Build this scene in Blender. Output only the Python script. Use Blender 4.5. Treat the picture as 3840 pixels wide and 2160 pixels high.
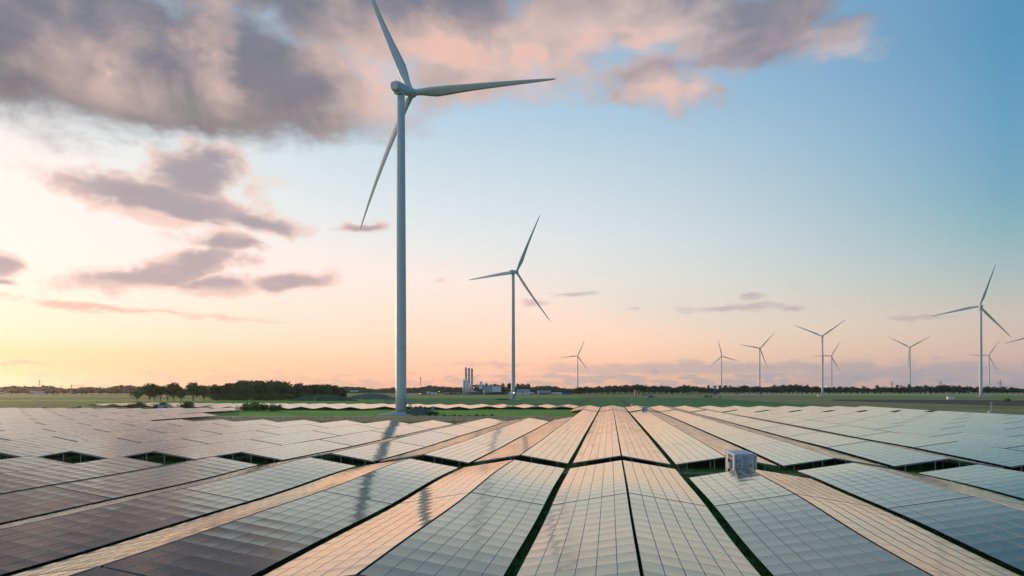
import bpy, bmesh, math, random
import numpy as np
from mathutils import Vector, Matrix, Euler

for o in list(bpy.data.objects):
    bpy.data.objects.remove(o)
SC = bpy.context.scene
COL = SC.collection
R = math.radians
rng = random.Random(7)

# ------------------------------------------------------------------ camera
HC = 10.5            # camera height above the ground (m)
FP = 2650.0          # focal length in pixels of a 3840 px wide picture
HOR = 1463.0         # picture row of the horizon
cam_d = bpy.data.cameras.new("camera")
cam = bpy.data.objects.new("camera", cam_d)
COL.objects.link(cam)
cam.location = (0, 0, HC)
cam.rotation_euler = (R(90), 0, 0)
cam_d.sensor_width = 36.0
cam_d.lens = FP / 3840 * 36.0
cam_d.shift_y = (HOR - 1080) / 3840
cam_d.clip_start = 0.5
cam_d.clip_end = 40000
SC.camera = cam
SC.view_settings.view_transform = 'Standard'
SC.view_settings.look = 'None'
SC.view_settings.exposure = 0.0
SC.view_settings.gamma = 1.0
SC.cycles.max_bounces = 6
SC.cycles.diffuse_bounces = 2
SC.cycles.glossy_bounces = 3
SC.cycles.transmission_bounces = 3
SC.cycles.volume_bounces = 0
SC.cycles.use_denoising = True
SC.cycles.use_adaptive_sampling = True
SC.cycles.adaptive_threshold = 0.015
SC.cycles.adaptive_min_samples = 12

# ------------------------------------------------------------------ sky
SUN_AZ = -46.0       # degrees from +Y, negative = left
SUN_EL = 4.0
GLOW_AZ = -62.0      # middle of the bright part of the evening sky


def s2l(c):
    out = []
    for v in c:
        v = v / 255.0
        out.append(v / 12.92 if v <= 0.04045 else ((v + 0.055) / 1.055) ** 2.4)
    return out


class NG:
    """small helper to write node graphs"""
    def __init__(self, tree):
        self.t = tree
        self.n = tree.nodes
        self.l = tree.links

    def node(self, kind, **kw):
        n = self.n.new(kind)
        for k, v in kw.items():
            setattr(n, k, v)
        return n

    def put(self, sock, v):
        if hasattr(v, 'is_linked'):
            self.l.new(v, sock)
        elif v is not None:
            if isinstance(v, (list, tuple)) and sock.type == 'RGBA' and len(v) == 3:
                v = (*v, 1)
            sock.default_value = v

    def math(self, op, a, b=None, c=None, clamp=False):
        n = self.node('ShaderNodeMath', operation=op)
        n.use_clamp = clamp
        self.put(n.inputs[0], a)
        if b is not None:
            self.put(n.inputs[1], b)
        if c is not None:
            self.put(n.inputs[2], c)
        return n.outputs[0]

    def vmath(self, op, a, b=None, scale=None):
        n = self.node('ShaderNodeVectorMath', operation=op)
        self.put(n.inputs[0], a)
        if b is not None:
            self.put(n.inputs[1], b)
        if scale is not None:
            self.put(n.inputs['Scale'], scale)
        return n.outputs['Value'] if op in ('LENGTH', 'DOT_PRODUCT') else n.outputs[0]

    def sep(self, v):
        n = self.node('ShaderNodeSeparateXYZ')
        self.put(n.inputs[0], v)
        return n.outputs

    def comb(self, x, y, z=0.0):
        n = self.node('ShaderNodeCombineXYZ')
        self.put(n.inputs[0], x)
        self.put(n.inputs[1], y)
        self.put(n.inputs[2], z)
        return n.outputs[0]

    def mix(self, f, a, b, blend='MIX', clampf=True):
        n = self.node('ShaderNodeMix', data_type='RGBA', blend_type=blend)
        n.clamp_factor = clampf
        self.put(n.inputs[0], f)
        self.put(n.inputs[6], a)
        self.put(n.inputs[7], b)
        return n.outputs[2]

    def ramp(self, f, stops, interp='LINEAR'):
        n = self.node('ShaderNodeValToRGB')
        n.color_ramp.interpolation = interp
        el = n.color_ramp.elements
        while len(el) > 1:
            el.remove(el[-1])
        for i, (p, c) in enumerate(stops):
            e = el[0] if i == 0 else el.new(p)
            e.position = p
            e.color = (*c, 1) if len(c) == 3 else c
        self.put(n.inputs[0], f)
        return n.outputs[0]

    def noise(self, vec, scale, detail=4, rough=0.55, dist=0.0, out=0, dims='3D', norm=True):
        n = self.node('ShaderNodeTexNoise', noise_dimensions=dims)
        self.put(n.inputs['Vector'], vec)
        n.inputs['Scale'].default_value = scale
        n.inputs['Detail'].default_value = detail
        n.inputs['Roughness'].default_value = rough
        n.inputs['Distortion'].default_value = dist
        return n.outputs[out]

    def smooth(self, v, lo, hi):
        n = self.node('ShaderNodeMapRange', interpolation_type='SMOOTHSTEP')
        self.put(n.inputs[0], v)
        n.inputs[1].default_value = lo
        n.inputs[2].default_value = hi
        return n.outputs[0]

    def lin(self, v, lo, hi, a=0.0, b=1.0):
        n = self.node('ShaderNodeMapRange')
        self.put(n.inputs[0], v)
        for i, q in enumerate((lo, hi, a, b)):
            n.inputs[i + 1].default_value = q
        return n.outputs[0]


def px_dir(x, y):
    """direction (azimuth, elevation in degrees) of a point given on a 2576 x 1449 plan of the view"""
    x *= 3840 / 2576
    y *= 3840 / 2576
    az = math.atan((x - 1920) / FP)
    el = math.atan((HOR - y) / FP * math.cos(az))
    return math.degrees(az), math.degrees(el)


def build_world():
    w = bpy.data.worlds.new("World")
    SC.world = w
    w.use_nodes = True
    g = NG(w.node_tree)
    g.n.clear()
    tc = g.node('ShaderNodeTexCoord').outputs['Generated']
    d = g.vmath('NORMALIZE', tc)
    X, Y, Z = g.sep(d)
    az = g.math('MULTIPLY', g.math('ARCTAN2', X, Y), 57.29578)
    el = g.math('MULTIPLY', g.math('ARCSINE', Z), 57.29578)
    dd = g.math('COSINE', g.math('MULTIPLY', g.math('SUBTRACT', az, GLOW_AZ), math.pi / 180))
    gam = g.math('MULTIPLY', g.math('ARCCOSINE', dd), 57.29578)
    elc = g.math('MAXIMUM', el, 0.0)
    t = g.math('SQRT', g.math('DIVIDE', elc, 90.0))

    def rp(st):
        return g.ramp(t, [(math.sqrt(e / 90.0), s2l(c)) for e, c in st])
    A = rp([(0, (238, 184, 142)), (1, (250, 203, 154)), (2.6, (254, 221, 173)), (3.8, (254, 238, 208)), (6, (254, 245, 227)), (9, (254, 249, 240)), (14, (250, 249, 244)), (20, (234, 240, 243)), (30, (182, 208, 228)), (50, (130, 170, 210)), (90, (100, 145, 195))])
    B = rp([(0, (238, 180, 152)), (1, (251, 203, 170)), (2.6, (254, 217, 184)), (4.2, (255, 228, 202)), (5.8, (253, 232, 213)), (8.9, (247, 239, 231)), (12, (237, 239, 239)), (15, (222, 232, 237)), (18, (206, 224, 235)), (21, (188, 214, 233)), (29, (146, 190, 221)), (50, (115, 160, 205)), (90, (100, 145, 195))])
    C = rp([(0, (180, 164, 168)), (.9, (200, 174, 170)), (2.2, (217, 184, 172)), (3.6, (219, 193, 179)), (4.9, (210, 198, 186)), (7.6, (178, 194, 192)), (10.3, (148, 185, 194)), (12.9, (126, 174, 195)), (17.8, (107, 162, 197)), (23, (92, 150, 191)), (45, (88, 138, 188)), (90, (100, 145, 195))])
    D = rp([(0, (92, 122, 138)), (5, (118, 146, 160)), (12, (104, 150, 174)), (30, (92, 145, 182)), (90, (96, 148, 190))])
    sky = g.mix(g.smooth(gam, 24, 60), A, B)
    sky = g.mix(g.math('POWER', g.lin(gam, 52, 97), 1.9), sky, C)
    sky = g.mix(g.smooth(gam, 92, 150), sky, D)

    # the glow is brighter than the picture can hold: its red runs past white, as reflections on the glass show
    sp = g.node('ShaderNodeSeparateColor')
    g.put(sp.inputs[0], sky)
    cb = g.node('ShaderNodeCombineColor')
    g.put(cb.inputs[0], g.math('MULTIPLY', sp.outputs[0], g.math('MULTIPLY_ADD', g.smooth(sp.outputs[0], .84, 1.0), .22, 1.0)))
    g.put(cb.inputs[1], sp.outputs[1])
    g.put(cb.inputs[2], sp.outputs[2])
    sky = cb.outputs[0]

    # the physical sky gives part of the light and colour
    nis = g.node('ShaderNodeTexSky', sky_type='NISHITA')
    nis.sun_disc = False
    nis.sun_elevation = R(SUN_EL)
    nis.sun_rotation = R(SUN_AZ)
    nis.air_density = 1.0
    nis.dust_density = 1.5
    nis_c = g.mix(1.0, nis.outputs[0], (0.10, 0.10, 0.10), 'MULTIPLY')
    sky = g.mix(0.04, sky, nis_c)

    # ---------------- clouds, all laid out by direction in the sky
    pc = g.comb(az, el, 0.0)
    wob = g.vmath('SUBTRACT', g.noise(g.vmath('MULTIPLY', pc, (0.16, 0.32, 1)), 1.0, 3, .6, out=1, dims='2D'), (.5, .5, .5))
    pw = g.vmath('ADD', pc, g.vmath('MULTIPLY', wob, (5.2, 2.6, 0)))
    pm = g.vmath('ADD', pc, g.vmath('MULTIPLY', wob, (4.2, 1.5, 0)))
    wob2 = g.vmath('SUBTRACT', g.noise(g.vmath('MULTIPLY', pc, (0.5, 1.3, 1)), 1.0, 3, .6, out=1, dims='2D'), (.5, .5, .5))
    ps = g.vmath('ADD', pc, g.vmath('MULTIPLY', wob2, (2.0, 0.75, 0)))

    def blob(vec, cx, cy, rx, ry, rot=0.0, w=1.0):
        a, e = px_dir(cx, cy)
        ax, ex = px_dir(cx + rx, cy)
        ay, ey = px_dir(cx, cy - ry)
        ix, iy = 1 / abs(ax - a), 1 / abs(ey - e)
        if rot:
            c, s = math.cos(R(-rot)), math.sin(R(-rot))
            q = g.vmath('SUBTRACT', vec, (a, e, 0))
            q = g.comb(g.vmath('DOT_PRODUCT', q, (c * ix, s * ix, 0)), g.vmath('DOT_PRODUCT', q, (-s * iy, c * iy, 0)))
        else:
            n = g.node('ShaderNodeVectorMath', operation='MULTIPLY_ADD')
            g.put(n.inputs[0], vec)
            n.inputs[1].default_value = (ix, iy, 0)
            n.inputs[2].default_value = (-a * ix, -e * iy, 0)
            q = n.outputs[0]
        ln = g.vmath('LENGTH', q)
        return g.math('MULTIPLY_ADD', ln, -w, w)

    def union(vec, lst):
        acc = None
        for b in lst:
            m = blob(vec, *b)
            acc = m if acc is None else g.math('SMOOTH_MAX', acc, m, 0.08)
        return acc

    big = union(pw, [
        (120, 85, 700, 285), (600, 175, 460, 215), (430, 255, 420, 100, 0, .8), (840, -120, 620, 300), (1120, 60, 300, 165, 0, .9),
        (1290, 110, 150, 95, 0, .8), (880, 40, 300, 170), (1150, 190, 280, 95, 0, .6), (1420, 110, 220, 110, 0, .7), (1560, 20, 420, 170, 0, .9), (1860, 70, 270, 150), (2120, 100, 120, 60, 0, .42),
        (1640, 190, 220, 95, 0, .62), (1710, 232, 130, 70, 0, .55), (1800, 235, 70, 50, 0, .5), (1560, 238, 55, 42, 0, .5),
        (700, -500, 1400, 460)])
    mid = union(pm, [
        (420, 508, 340, 68, 5), (490, 448, 180, 92, -14, .95), (545, 405, 95, 66, 0, .8), (640, 556, 160, 38, 8, .9), (560, 606, 135, 33),
        (395, 690, 240, 48, -13), (490, 660, 120, 46, -22, .9), (540, 716, 140, 34), (740, 711, 125, 30, -7, .9), (-10, 665, 100, 42), (0, 702, 70, 16),
        (910, 566, 80, 18, -14, .7), (640, 470, 80, 40, 0, .55), (600, 660, 60, 30, 0, .5)])
    thin = union(ps, [
        (300, 778, 420, 14, 2.6, .8), (1850, 775, 160, 14, 0), (1885, 744, 60, 12), (1455, 738, 90, 8, 0, .8),
        (2000, 776, 50, 11), (2310, 798, 100, 10), (2362, 900, 36, 10), (1345, 763, 52, 14, 0, .7), (2000, 720, 46, 12, 0, .6),
        (1588, 775, 30, 9, 0, .6), (30, 911, 130, 6, 0, .6), (2180, 798, 50, 6, 0, .6), (1365, 900, 50, 5, 0, .7),
        (1100, 708, 40, 14, 0, .5)])
    band = union(ps, [
        (1760, 926, 760, 22), (2260, 934, 520, 34), (1250, 917, 230, 9, 0, .8), (1280, 946, 160, 7, 0, .7)])

    n1 = g.noise(g.vmath('MULTIPLY', pc, (0.085, 0.17, 1)), 1.0, 8, .58, 0, dims='2D')
    n2 = g.noise(g.vmath('ADD', g.vmath('MULTIPLY', pc, (0.06, 0.11, 1)), (7.3, 2.1, 4)), 1.0, 3, .55, 0, dims='2D')
    n3 = g.noise(g.vmath('MULTIPLY', pc, (0.33, 1.0, 1)), 1.0, 5, .58, 0, dims='2D')
    c1 = g.math('SUBTRACT', n1, .5)
    c3 = g.math('SUBTRACT', n3, .5)
    n5 = g.noise(g.vmath('MULTIPLY', pc, (0.20, 0.26, 1)), 1.0, 7, .56, .35, dims='2D')
    c5 = g.math('SUBTRACT', n5, .5)
    n6 = g.noise(g.vmath('MULTIPLY', pc, (0.40, 0.62, 1)), 1.0, 6, .58, .3, dims='2D')
    c6 = g.math('SUBTRACT', n6, .5)
    den = g.math('ADD', big, g.math('MULTIPLY', c1, g.lin(az, -22, 0, .55, .9)))
    den = g.math('ADD', den, g.math('MULTIPLY', c5, 0.75))
    a_big = g.smooth(den, -.10, .42)
    denm = g.math('ADD', g.math('ADD', mid, g.math('MULTIPLY', c1, .5)), g.math('MULTIPLY', c6, 1.3))
    a_mid = g.math('MULTIPLY', g.smooth(denm, -.12, .50), .88)
    dent = g.math('ADD', thin, g.math('MULTIPLY', c3, 1.5))
    a_thin = g.math('MULTIPLY', g.smooth(dent, .0, .8), g.lin(az, -20, 0, .8, .62))
    denb = g.math('ADD', band, g.math('MULTIPLY', c3, 1.2))
    a_band = g.math('MULTIPLY', g.smooth(denb, .0, .7), .56)
    # cumulus low along the horizon
    n4 = g.noise(g.vmath('MULTIPLY', pc, (0.42, 1.5, 1)), 1.0, 4, .6, 0, dims='2D')
    lowm = g.math('SUBTRACT', n4, g.math('MULTIPLY', g.math('ABSOLUTE', g.math('SUBTRACT', el, .7)), .26))
    a_low = g.math('MULTIPLY', g.smooth(lowm, .40, .50), g.lin(az, -36, 30, .50, .62))

    rightness = g.smooth(az, -12, 30)
    # colours: shaded grey-mauve bodies, peach to pink where the low sun reaches
    dark_hi = g.mix(rightness, s2l((126, 122, 131)), s2l((164, 154, 166)))
    dark_hi = g.mix(g.math('MULTIPLY', g.smooth(n2, .42, .66), g.lin(az, -38, 10, .7, .4)), dark_hi, s2l((160, 148, 147)))
    dark_hi = g.mix(g.math('MULTIPLY', g.smooth(el, 19, 26), .7), dark_hi, s2l((124, 130, 146)))
    dark_hi = g.mix(g.math('MULTIPLY', g.math('MULTIPLY', g.smooth(el, 21, 16), g.smooth(az, 0, -14)), .75), dark_hi, s2l((138, 129, 130)))
    dark_hi = g.mix(g.math('MULTIPLY', g.smooth(g.math('MULTIPLY_ADD', c5, .9, n1), .44, .74), .42), dark_hi, s2l((178, 162, 162)))
    pink = g.mix(rightness, s2l((226, 196, 186)), s2l((212, 194, 194)))
    pinkm = union(pw, [
        (1130, 120, 330, 130), (1330, 150, 110, 90), (1560, 110, 330, 120), (520, 130, 60, 100, 0, .8), (245, 130, 130, 80, 0, .6),
        (280, 200, 60, 60, 0, .7), (1700, 240, 200, 90), (960, 200, 110, 110, 0, .9), (2140, 130, 110, 50, 0, .6)])
    lit = g.math('ADD', pinkm, g.math('MULTIPLY', g.math('SUBTRACT', n2, .52), 2.0))
    lit = g.math('ADD', lit, g.math('MULTIPLY', c5, 1.6))
    edge = g.smooth(den, .75, .1)
    lit = g.smooth(g.math('ADD', lit, g.math('MULTIPLY', edge, .34)), -.55, 1.25)
    col_big = g.mix(lit, dark_hi, pink)
    col_big = g.mix(g.smooth(g.math('MULTIPLY', lit, g.smooth(pinkm, .2, .8)), .45, 1.0), col_big, g.mix(rightness, s2l((236, 194, 180)), s2l((222, 194, 190))))
    dark_mid = g.mix(g.smooth(el, 3, 16), s2l((190, 168, 170)), s2l((160, 148, 158)))
    litm = g.math('ADD', g.math('MULTIPLY', c6, 1.5), g.smooth(denm, .85, .05))
    und = union(pm, [(450, 562, 260, 24, 5), (470, 730, 260, 22, 0), (690, 455, 90, 60)])
    litm = g.smooth(g.math('ADD', litm, g.math('MULTIPLY', g.math('MAXIMUM', und, 0.0), .9)), .05, 1.15)
    col_mid = g.mix(litm, dark_mid, s2l((243, 208, 194)))
    col_thin = g.mix(g.smooth(az, -14, 8), s2l((240, 186, 170)), s2l((186, 168, 176)))
    col_band = g.mix(g.smooth(az, -10, 26), s2l((214, 184, 174)), s2l((158, 160, 174)))
    col_low = g.mix(g.smooth(az, -30, 22), s2l((226, 184, 158)), s2l((164, 166, 176)))
    sky = g.mix(a_low, sky, col_low)
    sky = g.mix(a_band, sky, col_band)
    sky = g.mix(a_thin, sky, col_thin)
    sky = g.mix(a_mid, sky, col_mid)
    sky = g.mix(a_big, sky, col_big)
    # nothing but dim ground light below the horizon
    sky = g.mix(g.smooth(el, -2.5, -.05), (0.05, 0.055, 0.05), sky)
    bg = g.node('ShaderNodeBackground')
    g.put(bg.inputs['Color'], sky)
    bg.inputs['Strength'].default_value = 1.0
    out = g.node('ShaderNodeOutputWorld')
    g.l.new(bg.outputs[0], out.inputs[0])
    w.cycles.sampling_method = 'MANUAL'
    w.cycles.sample_map_resolution = 512


build_world()

# ------------------------------------------------------------------ sun, almost down on the left
sun_d = bpy.data.lights.new("sun", 'SUN')
sun_d.energy = 2.6
sun_d.color = (1.0, 0.62, 0.38)
sun_d.angle = R(5.0)
sun = bpy.data.objects.new("sun", sun_d)
COL.objects.link(sun)
_s = Vector((math.sin(R(SUN_AZ)) * math.cos(R(SUN_EL)), math.cos(R(SUN_AZ)) * math.cos(R(SUN_EL)), math.sin(R(SUN_EL))))
sun.rotation_euler = _s.to_track_quat('Z', 'Y').to_euler()

# ------------------------------------------------------------------ frames and mesh helpers
ROW = math.atan(367.0 / FP)          # the panel rows run this far to the right of the view
SA, CA = math.sin(ROW), math.cos(ROW)


def rf(u, v, z=0.0):
    """row frame (u along the rows, v across them) -> world"""
    return Vector((u * SA + v * CA, u * CA - v * SA, z))


def to_rf(x, y):
    return x * SA + y * CA, x * CA - y * SA


def at(px, Z, z=0.0):
    """world point at ground distance Z seen in picture column px (3840 wide)"""
    return Vector(((px - 1920) / FP * Z, Z, z))


def zat(py, Z):
    return HC - (py - HOR) / FP * Z


def terrain(u, v):
    k = 0.42 * math.tanh((v - 2) / 55.0)
    k += 0.13 * math.sin(u * 2 * math.pi / 66.0 + 0.035 * v + 0.6) * math.exp(-((u - 60) / 90.0) ** 2)
    k += 0.05 * math.sin(u * 2 * math.pi / 29.0 + 0.11 * v)
    f = 1.0 - min(1.0, max(0.0, (u - 230) / 110.0))
    f = f * f * (3 - 2 * f)
    if u < 0:
        f *= max(0.0, 1 + u / 80.0)
    return k * f


def slope_u(u, v):
    return (terrain(u + .6, v) - terrain(u - .6, v)) / 1.2


def ground_z(x, y):
    return terrain(*to_rf(x, y))


class MB:
    """collects faces, then becomes one mesh"""
    def __init__(self):
        self.v, self.f, self.m, self.s = [], [], [], []

    def face(self, idx, mat=0, smooth=False):
        self.f.append(idx)
        self.m.append(mat)
        self.s.append(smooth)

    def quad(self, a, b, c, d, mat=0, smooth=False):
        n = len(self.v)
        self.v += [tuple(a), tuple(b), tuple(c), tuple(d)]
        self.face((n, n + 1, n + 2, n + 3), mat, smooth)

    def box(self, c, s, M=None, mat=0, taper=1.0):
        cx, cy, cz = c
        hx, hy, hz = s[0] / 2, s[1] / 2, s[2] / 2
        pts = []
        for dz in (-1, 1):
            k = taper if dz > 0 else 1.0
            for dx, dy in ((-1, -1), (1, -1), (1, 1), (-1, 1)):
                p = Vector((dx * hx * k, dy * hy * k, dz * hz))
                p = (M @ p if M is not None else p) + Vector((cx, cy, cz))
                pts.append(tuple(p))
        n = len(self.v)
        self.v += pts
        for q in ((3, 2, 1, 0), (4, 5, 6, 7), (0, 1, 5, 4), (1, 2, 6, 5), (2, 3, 7, 6), (3, 0, 4, 7)):
            self.face(tuple(n + i for i in q), mat)

    def bar(self, p, q, w, h=None, mat=0):
        p, q = Vector(p), Vector(q)
        d = q - p
        M = d.to_track_quat('Z', 'Y').to_matrix()
        self.box((p + q) / 2, (w, h or w, d.length), M, mat)

    def tube(self, pts, rads, seg=10, mat=0, cap=True, smooth=True):
        pts = [Vector(p) for p in pts]
        n0 = len(self.v)
        up = None
        for i, p in enumerate(pts):
            d = (pts[min(i + 1, len(pts) - 1)] - pts[max(i - 1, 0)]).normalized()
            if up is None:
                up = d.orthogonal().normalized()
            x = (up - d * up.dot(d)).normalized()
            up = x
            y = d.cross(x)
            for k in range(seg):
                a = 2 * math.pi * k / seg
                self.v.append(tuple(p + (x * math.cos(a) + y * math.sin(a)) * rads[i]))
        for i in range(len(pts) - 1):
            for k in range(seg):
                a, b = n0 + i * seg + k, n0 + i * seg + (k + 1) % seg
                self.face((a, b, b + seg, a + seg), mat, smooth)
        if cap:
            self.face(tuple(n0 + k for k in range(seg))[::-1], mat)
            self.face(tuple(n0 + (len(pts) - 1) * seg + k for k in range(seg)), mat)

    def lathe(self, prof, seg=24, mat=0, c=(0, 0, 0), smooth=True):
        """profile of (radius, z)"""
        n0 = len(self.v)
        for r, z in prof:
            for k in range(seg):
                a = 2 * math.pi * k / seg
                self.v.append((c[0] + r * math.cos(a), c[1] + r * math.sin(a), c[2] + z))
        for i in range(len(prof) - 1):
            for k in range(seg):
                a, b = n0 + i * seg + k, n0 + i * seg + (k + 1) % seg
                self.face((a, b, b + seg, a + seg), mat, smooth)
        self.face(tuple(n0 + (len(prof) - 1) * seg + k for k in range(seg)), mat)
        self.face(tuple(n0 + k for k in range(seg))[::-1], mat)

    def mesh(self, name, mats):
        me = bpy.data.meshes.new(name)
        me.from_pydata(self.v, [], self.f)
        for m in mats:
            me.materials.append(m)
        me.polygons.foreach_set('material_index', self.m)
        me.polygons.foreach_set('use_smooth', self.s)
        me.update()
        return me

    def build(self, name, mats, parent=None, **kw):
        if not isinstance(mats, (list, tuple)):
            mats = [mats]
        return put(name, self.mesh(name, mats), parent, **kw)


def put(name, mesh, parent=None, loc=None, rot=None, **kw):
    o = bpy.data.objects.new(name, mesh)
    COL.objects.link(o)
    if parent is not None:
        o.parent = parent
    if loc is not None:
        o.location = loc
    if rot is not None:
        o.rotation_euler = rot
    tag(o, **kw)
    return o


def tag(o, label=None, cat=None, group=None, kind=None):
    if label:
        o['label'] = label
    if cat:
        o['category'] = cat
    if group:
        o['group'] = group
    if kind:
        o['kind'] = kind
    return o


def thing(name, loc, label, cat, group=None, rot=None):
    return put(name, None, None, loc, rot, label=label, cat=cat, group=group)


def copy_tree(o, parent=None):
    c = o.copy()
    COL.objects.link(c)
    c.parent = parent
    for ch in list(o.children):
        copy_tree(ch, c)
    return c


# ------------------------------------------------------------------ materials
def mat_new(name):
    m = bpy.data.materials.new(name)
    m.use_nodes = True
    g = NG(m.node_tree)
    b = next(n for n in g.n if n.type == 'BSDF_PRINCIPLED')
    return m, g, b


def plain(name, c, rough=.6, metal=0.0, var=.12, scale=3.0, bump=0.0, spec=.5):
    m, g, b = mat_new(name)
    co = g.node('ShaderNodeTexCoord').outputs['Object']
    n = g.noise(co, scale, 6, .6)
    k = g.lin(n, .25, .75, 1 - var, 1 + var)
    g.put(b.inputs['Base Color'], g.mix(1.0, c, g.comb(k, k, k), 'MULTIPLY'))
    g.put(b.inputs['Roughness'], g.lin(n, .2, .8, max(0, rough - .08), min(1, rough + .08)))
    b.inputs['Metallic'].default_value = metal
    b.inputs['Specular IOR Level'].default_value = spec
    if bump:
        bn = g.node('ShaderNodeBump')
        bn.inputs['Strength'].default_value = bump
        g.put(bn.inputs['Height'], n)
        g.put(b.inputs['Normal'], bn.outputs[0])
    return m


def mat_ground(name, cols, scale=.05, fine=1.4, rough=.95, bump=.35, stretch=(1, 1, 1)):
    """patchy vegetation or soil: three colours in large and small noise"""
    m, g, b = mat_new(name)
    co = g.node('ShaderNodeNewGeometry').outputs['Position']
    co = g.vmath('MULTIPLY', co, stretch)
    a = g.noise(co, scale, 6, .6)
    f = g.noise(co, fine, 5, .65)
    t = g.math('ADD', g.math('MULTIPLY', a, .55), g.math('MULTIPLY', f, .45))
    st = [(.33 + .34 * i / (len(cols) - 1), c) for i, c in enumerate(cols)]
    g.put(b.inputs['Base Color'], g.ramp(t, st))
    b.inputs['Roughness'].default_value = rough
    b.inputs['Specular IOR Level'].default_value = .15
    bn = g.node('ShaderNodeBump')
    bn.inputs['Strength'].default_value = bump
    bn.inputs['Distance'].default_value = .25
    g.put(bn.inputs['Height'], f)
    g.put(b.inputs['Normal'], bn.outputs[0])
    return m


def mat_leaf(name, dark, light, sc=.35):
    m, g, b = mat_new(name)
    geo = g.node('ShaderNodeNewGeometry')
    inf = g.node('ShaderNodeObjectInfo')
    n = g.noise(geo.outputs['Position'], sc, 3, .6)
    t = g.math('ADD', g.math('MULTIPLY', n, .6), g.math('MULTIPLY', geo.outputs['Random Per Island'], .35))
    t = g.math('ADD', t, g.math('MULTIPLY', g.math('SUBTRACT', inf.outputs['Random'], .5), .3))
    g.put(b.inputs['Base Color'], g.ramp(t, [(.25, dark), (.75, light)]))
    b.inputs['Roughness'].default_value = .75
    b.inputs['Specular IOR Level'].default_value = .2
    return m


def mat_panel():
    """dark cells behind glass: cell grid, bus bars and the split of a half-cut module"""
    m, g, b = mat_new('solar_glass')
    uv = g.node('ShaderNodeUVMap').outputs[0]
    x, y, _ = g.sep(uv)

    def line(c, n, w):
        fr = g.math('FRACT', g.math('MULTIPLY', c, n))
        d = g.math('ABSOLUTE', g.math('SUBTRACT', fr, .5))
        return g.math('GREATER_THAN', d, .5 - w)
    grid = g.math('MAXIMUM', line(x, 6, .018), line(y, 24, .028))
    split = g.math('LESS_THAN', g.math('ABSOLUTE', g.math('SUBTRACT', y, .5)), .004)
    bus = g.math('MULTIPLY', line(x, 54, .06), .35)
    lines = g.math('MAXIMUM', g.math('MAXIMUM', g.math('MULTIPLY', grid, .55), split), bus)
    inf = g.node('ShaderNodeObjectInfo').outputs['Random']
    cell = g.mix(inf, (.010, .012, .022), (.018, .020, .030))
    g.put(b.inputs['Base Color'], g.mix(g.math('MULTIPLY', lines, .5), cell, (.22, .24, .27)))
    # dust leaves the glass a little duller in soft patches
    pos = g.node('ShaderNodeNewGeometry').outputs['Position']
    du = g.noise(pos, .9, 4, .6)
    b.inputs['Roughness'].default_value = .7
    b.inputs['Specular IOR Level'].default_value = .1
    # coated glass: reflection grows steeply towards grazing view
    lw = g.node('ShaderNodeLayerWeight')
    lw.inputs['Blend'].default_value = .5
    cosv = g.math('SUBTRACT', 1.0, lw.outputs['Facing'])
    def gy(v):
        return (v, v, v)
    fac = g.ramp(cosv, [(0, gy(.95)), (.06, gy(.88)), (.12, gy(.76)), (.2, gy(.50)), (.25, gy(.36)), (.3, gy(.24)), (.42, gy(.13)), (.6, gy(.07)), (1, gy(.05))])
    gl = g.node('ShaderNodeBsdfGlossy')
    gl.inputs['Color'].default_value = (.975, .94, .82, 1)
    g.put(gl.inputs['Roughness'], g.lin(du, .3, .7, .075, .115))
    mx = g.node('ShaderNodeMixShader')
    g.put(mx.inputs[0], fac)
    g.l.new(b.outputs[0], mx.inputs[1])
    g.l.new(gl.outputs[0], mx.inputs[2])
    out = next(n for n in g.n if n.type == 'OUTPUT_MATERIAL')
    g.l.new(mx.outputs[0], out.inputs['Surface'])
    return m


M = {}
M['panel'] = mat_panel()
M['frame'] = plain('anodised_aluminium', (.34, .37, .39), .45, .5, .05)
M['steel'] = plain('galvanised_steel', (.40, .43, .46), .5, .6, .15, 2.0)
M['turbine'] = plain('turbine_white', (.60, .64, .66), .42, 0, .035, .25)
M['turbine_dark'] = plain('turbine_seam_grey', (.16, .17, .18), .6)
M['concrete'] = plain('concrete', (.40, .40, .39), .9, 0, .18, .6, .2)
M['white'] = plain('white_paint', (.84, .85, .86), .5, 0, .08, .8)
M['cont'] = plain('container_paint', (.47, .54, .58), .45, 0, .07, 1.6)
M['cont_in'] = plain('container_interior', (.16, .17, .17), .7, 0, .3, 2)
M['cont_roof'] = plain('container_roof_paint', (.50, .55, .60), .4, 0, .06, 1.2)
M['black'] = plain('black_rubber', (.015, .015, .017), .7)
M['orange'] = plain('sign_orange', (.75, .26, .02), .5, 0, .04)
M['plate'] = plain('notice_plate', (.36, .39, .42), .5, 0, .25, 25)
M['bluegrey'] = plain('blue_grey_cladding', (.36, .45, .52), .55, 0, .1, .3)
M['palegrey'] = plain('pale_grey_cladding', (.76, .78, .80), .55, 0, .1, .3)
M['greenmetal'] = plain('green_sheet_metal', (.10, .17, .15), .6, 0, .1, .3)
M['stack'] = plain('stack_grey', (.58, .60, .62), .6, 0, .12, .12)
M['darkplant'] = plain('dark_plant_steel', (.06, .07, .08), .7, 0, .4, .25)
M['red'] = plain('red_paint', (.45, .04, .03), .5)
M['rust'] = plain('rust_brown', (.22, .10, .06), .8, 0, .3, 1)
M['blue'] = plain('blue_paint', (.02, .08, .40), .5)
M['teal'] = plain('teal_paint', (.12, .30, .32), .55)
M['glass'] = plain('dark_glass', (.03, .04, .05), .15)
M['bark'] = plain('bark', (.07, .055, .04), .95, 0, .3, 2, .3)
M['leaf_a'] = mat_leaf('leaf_green', (0.055, 0.092, 0.032), (0.19, 0.24, 0.085))
M['leaf_b'] = mat_leaf('leaf_dark_green', (0.055, 0.095, 0.04), (0.16, 0.215, 0.085))
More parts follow.
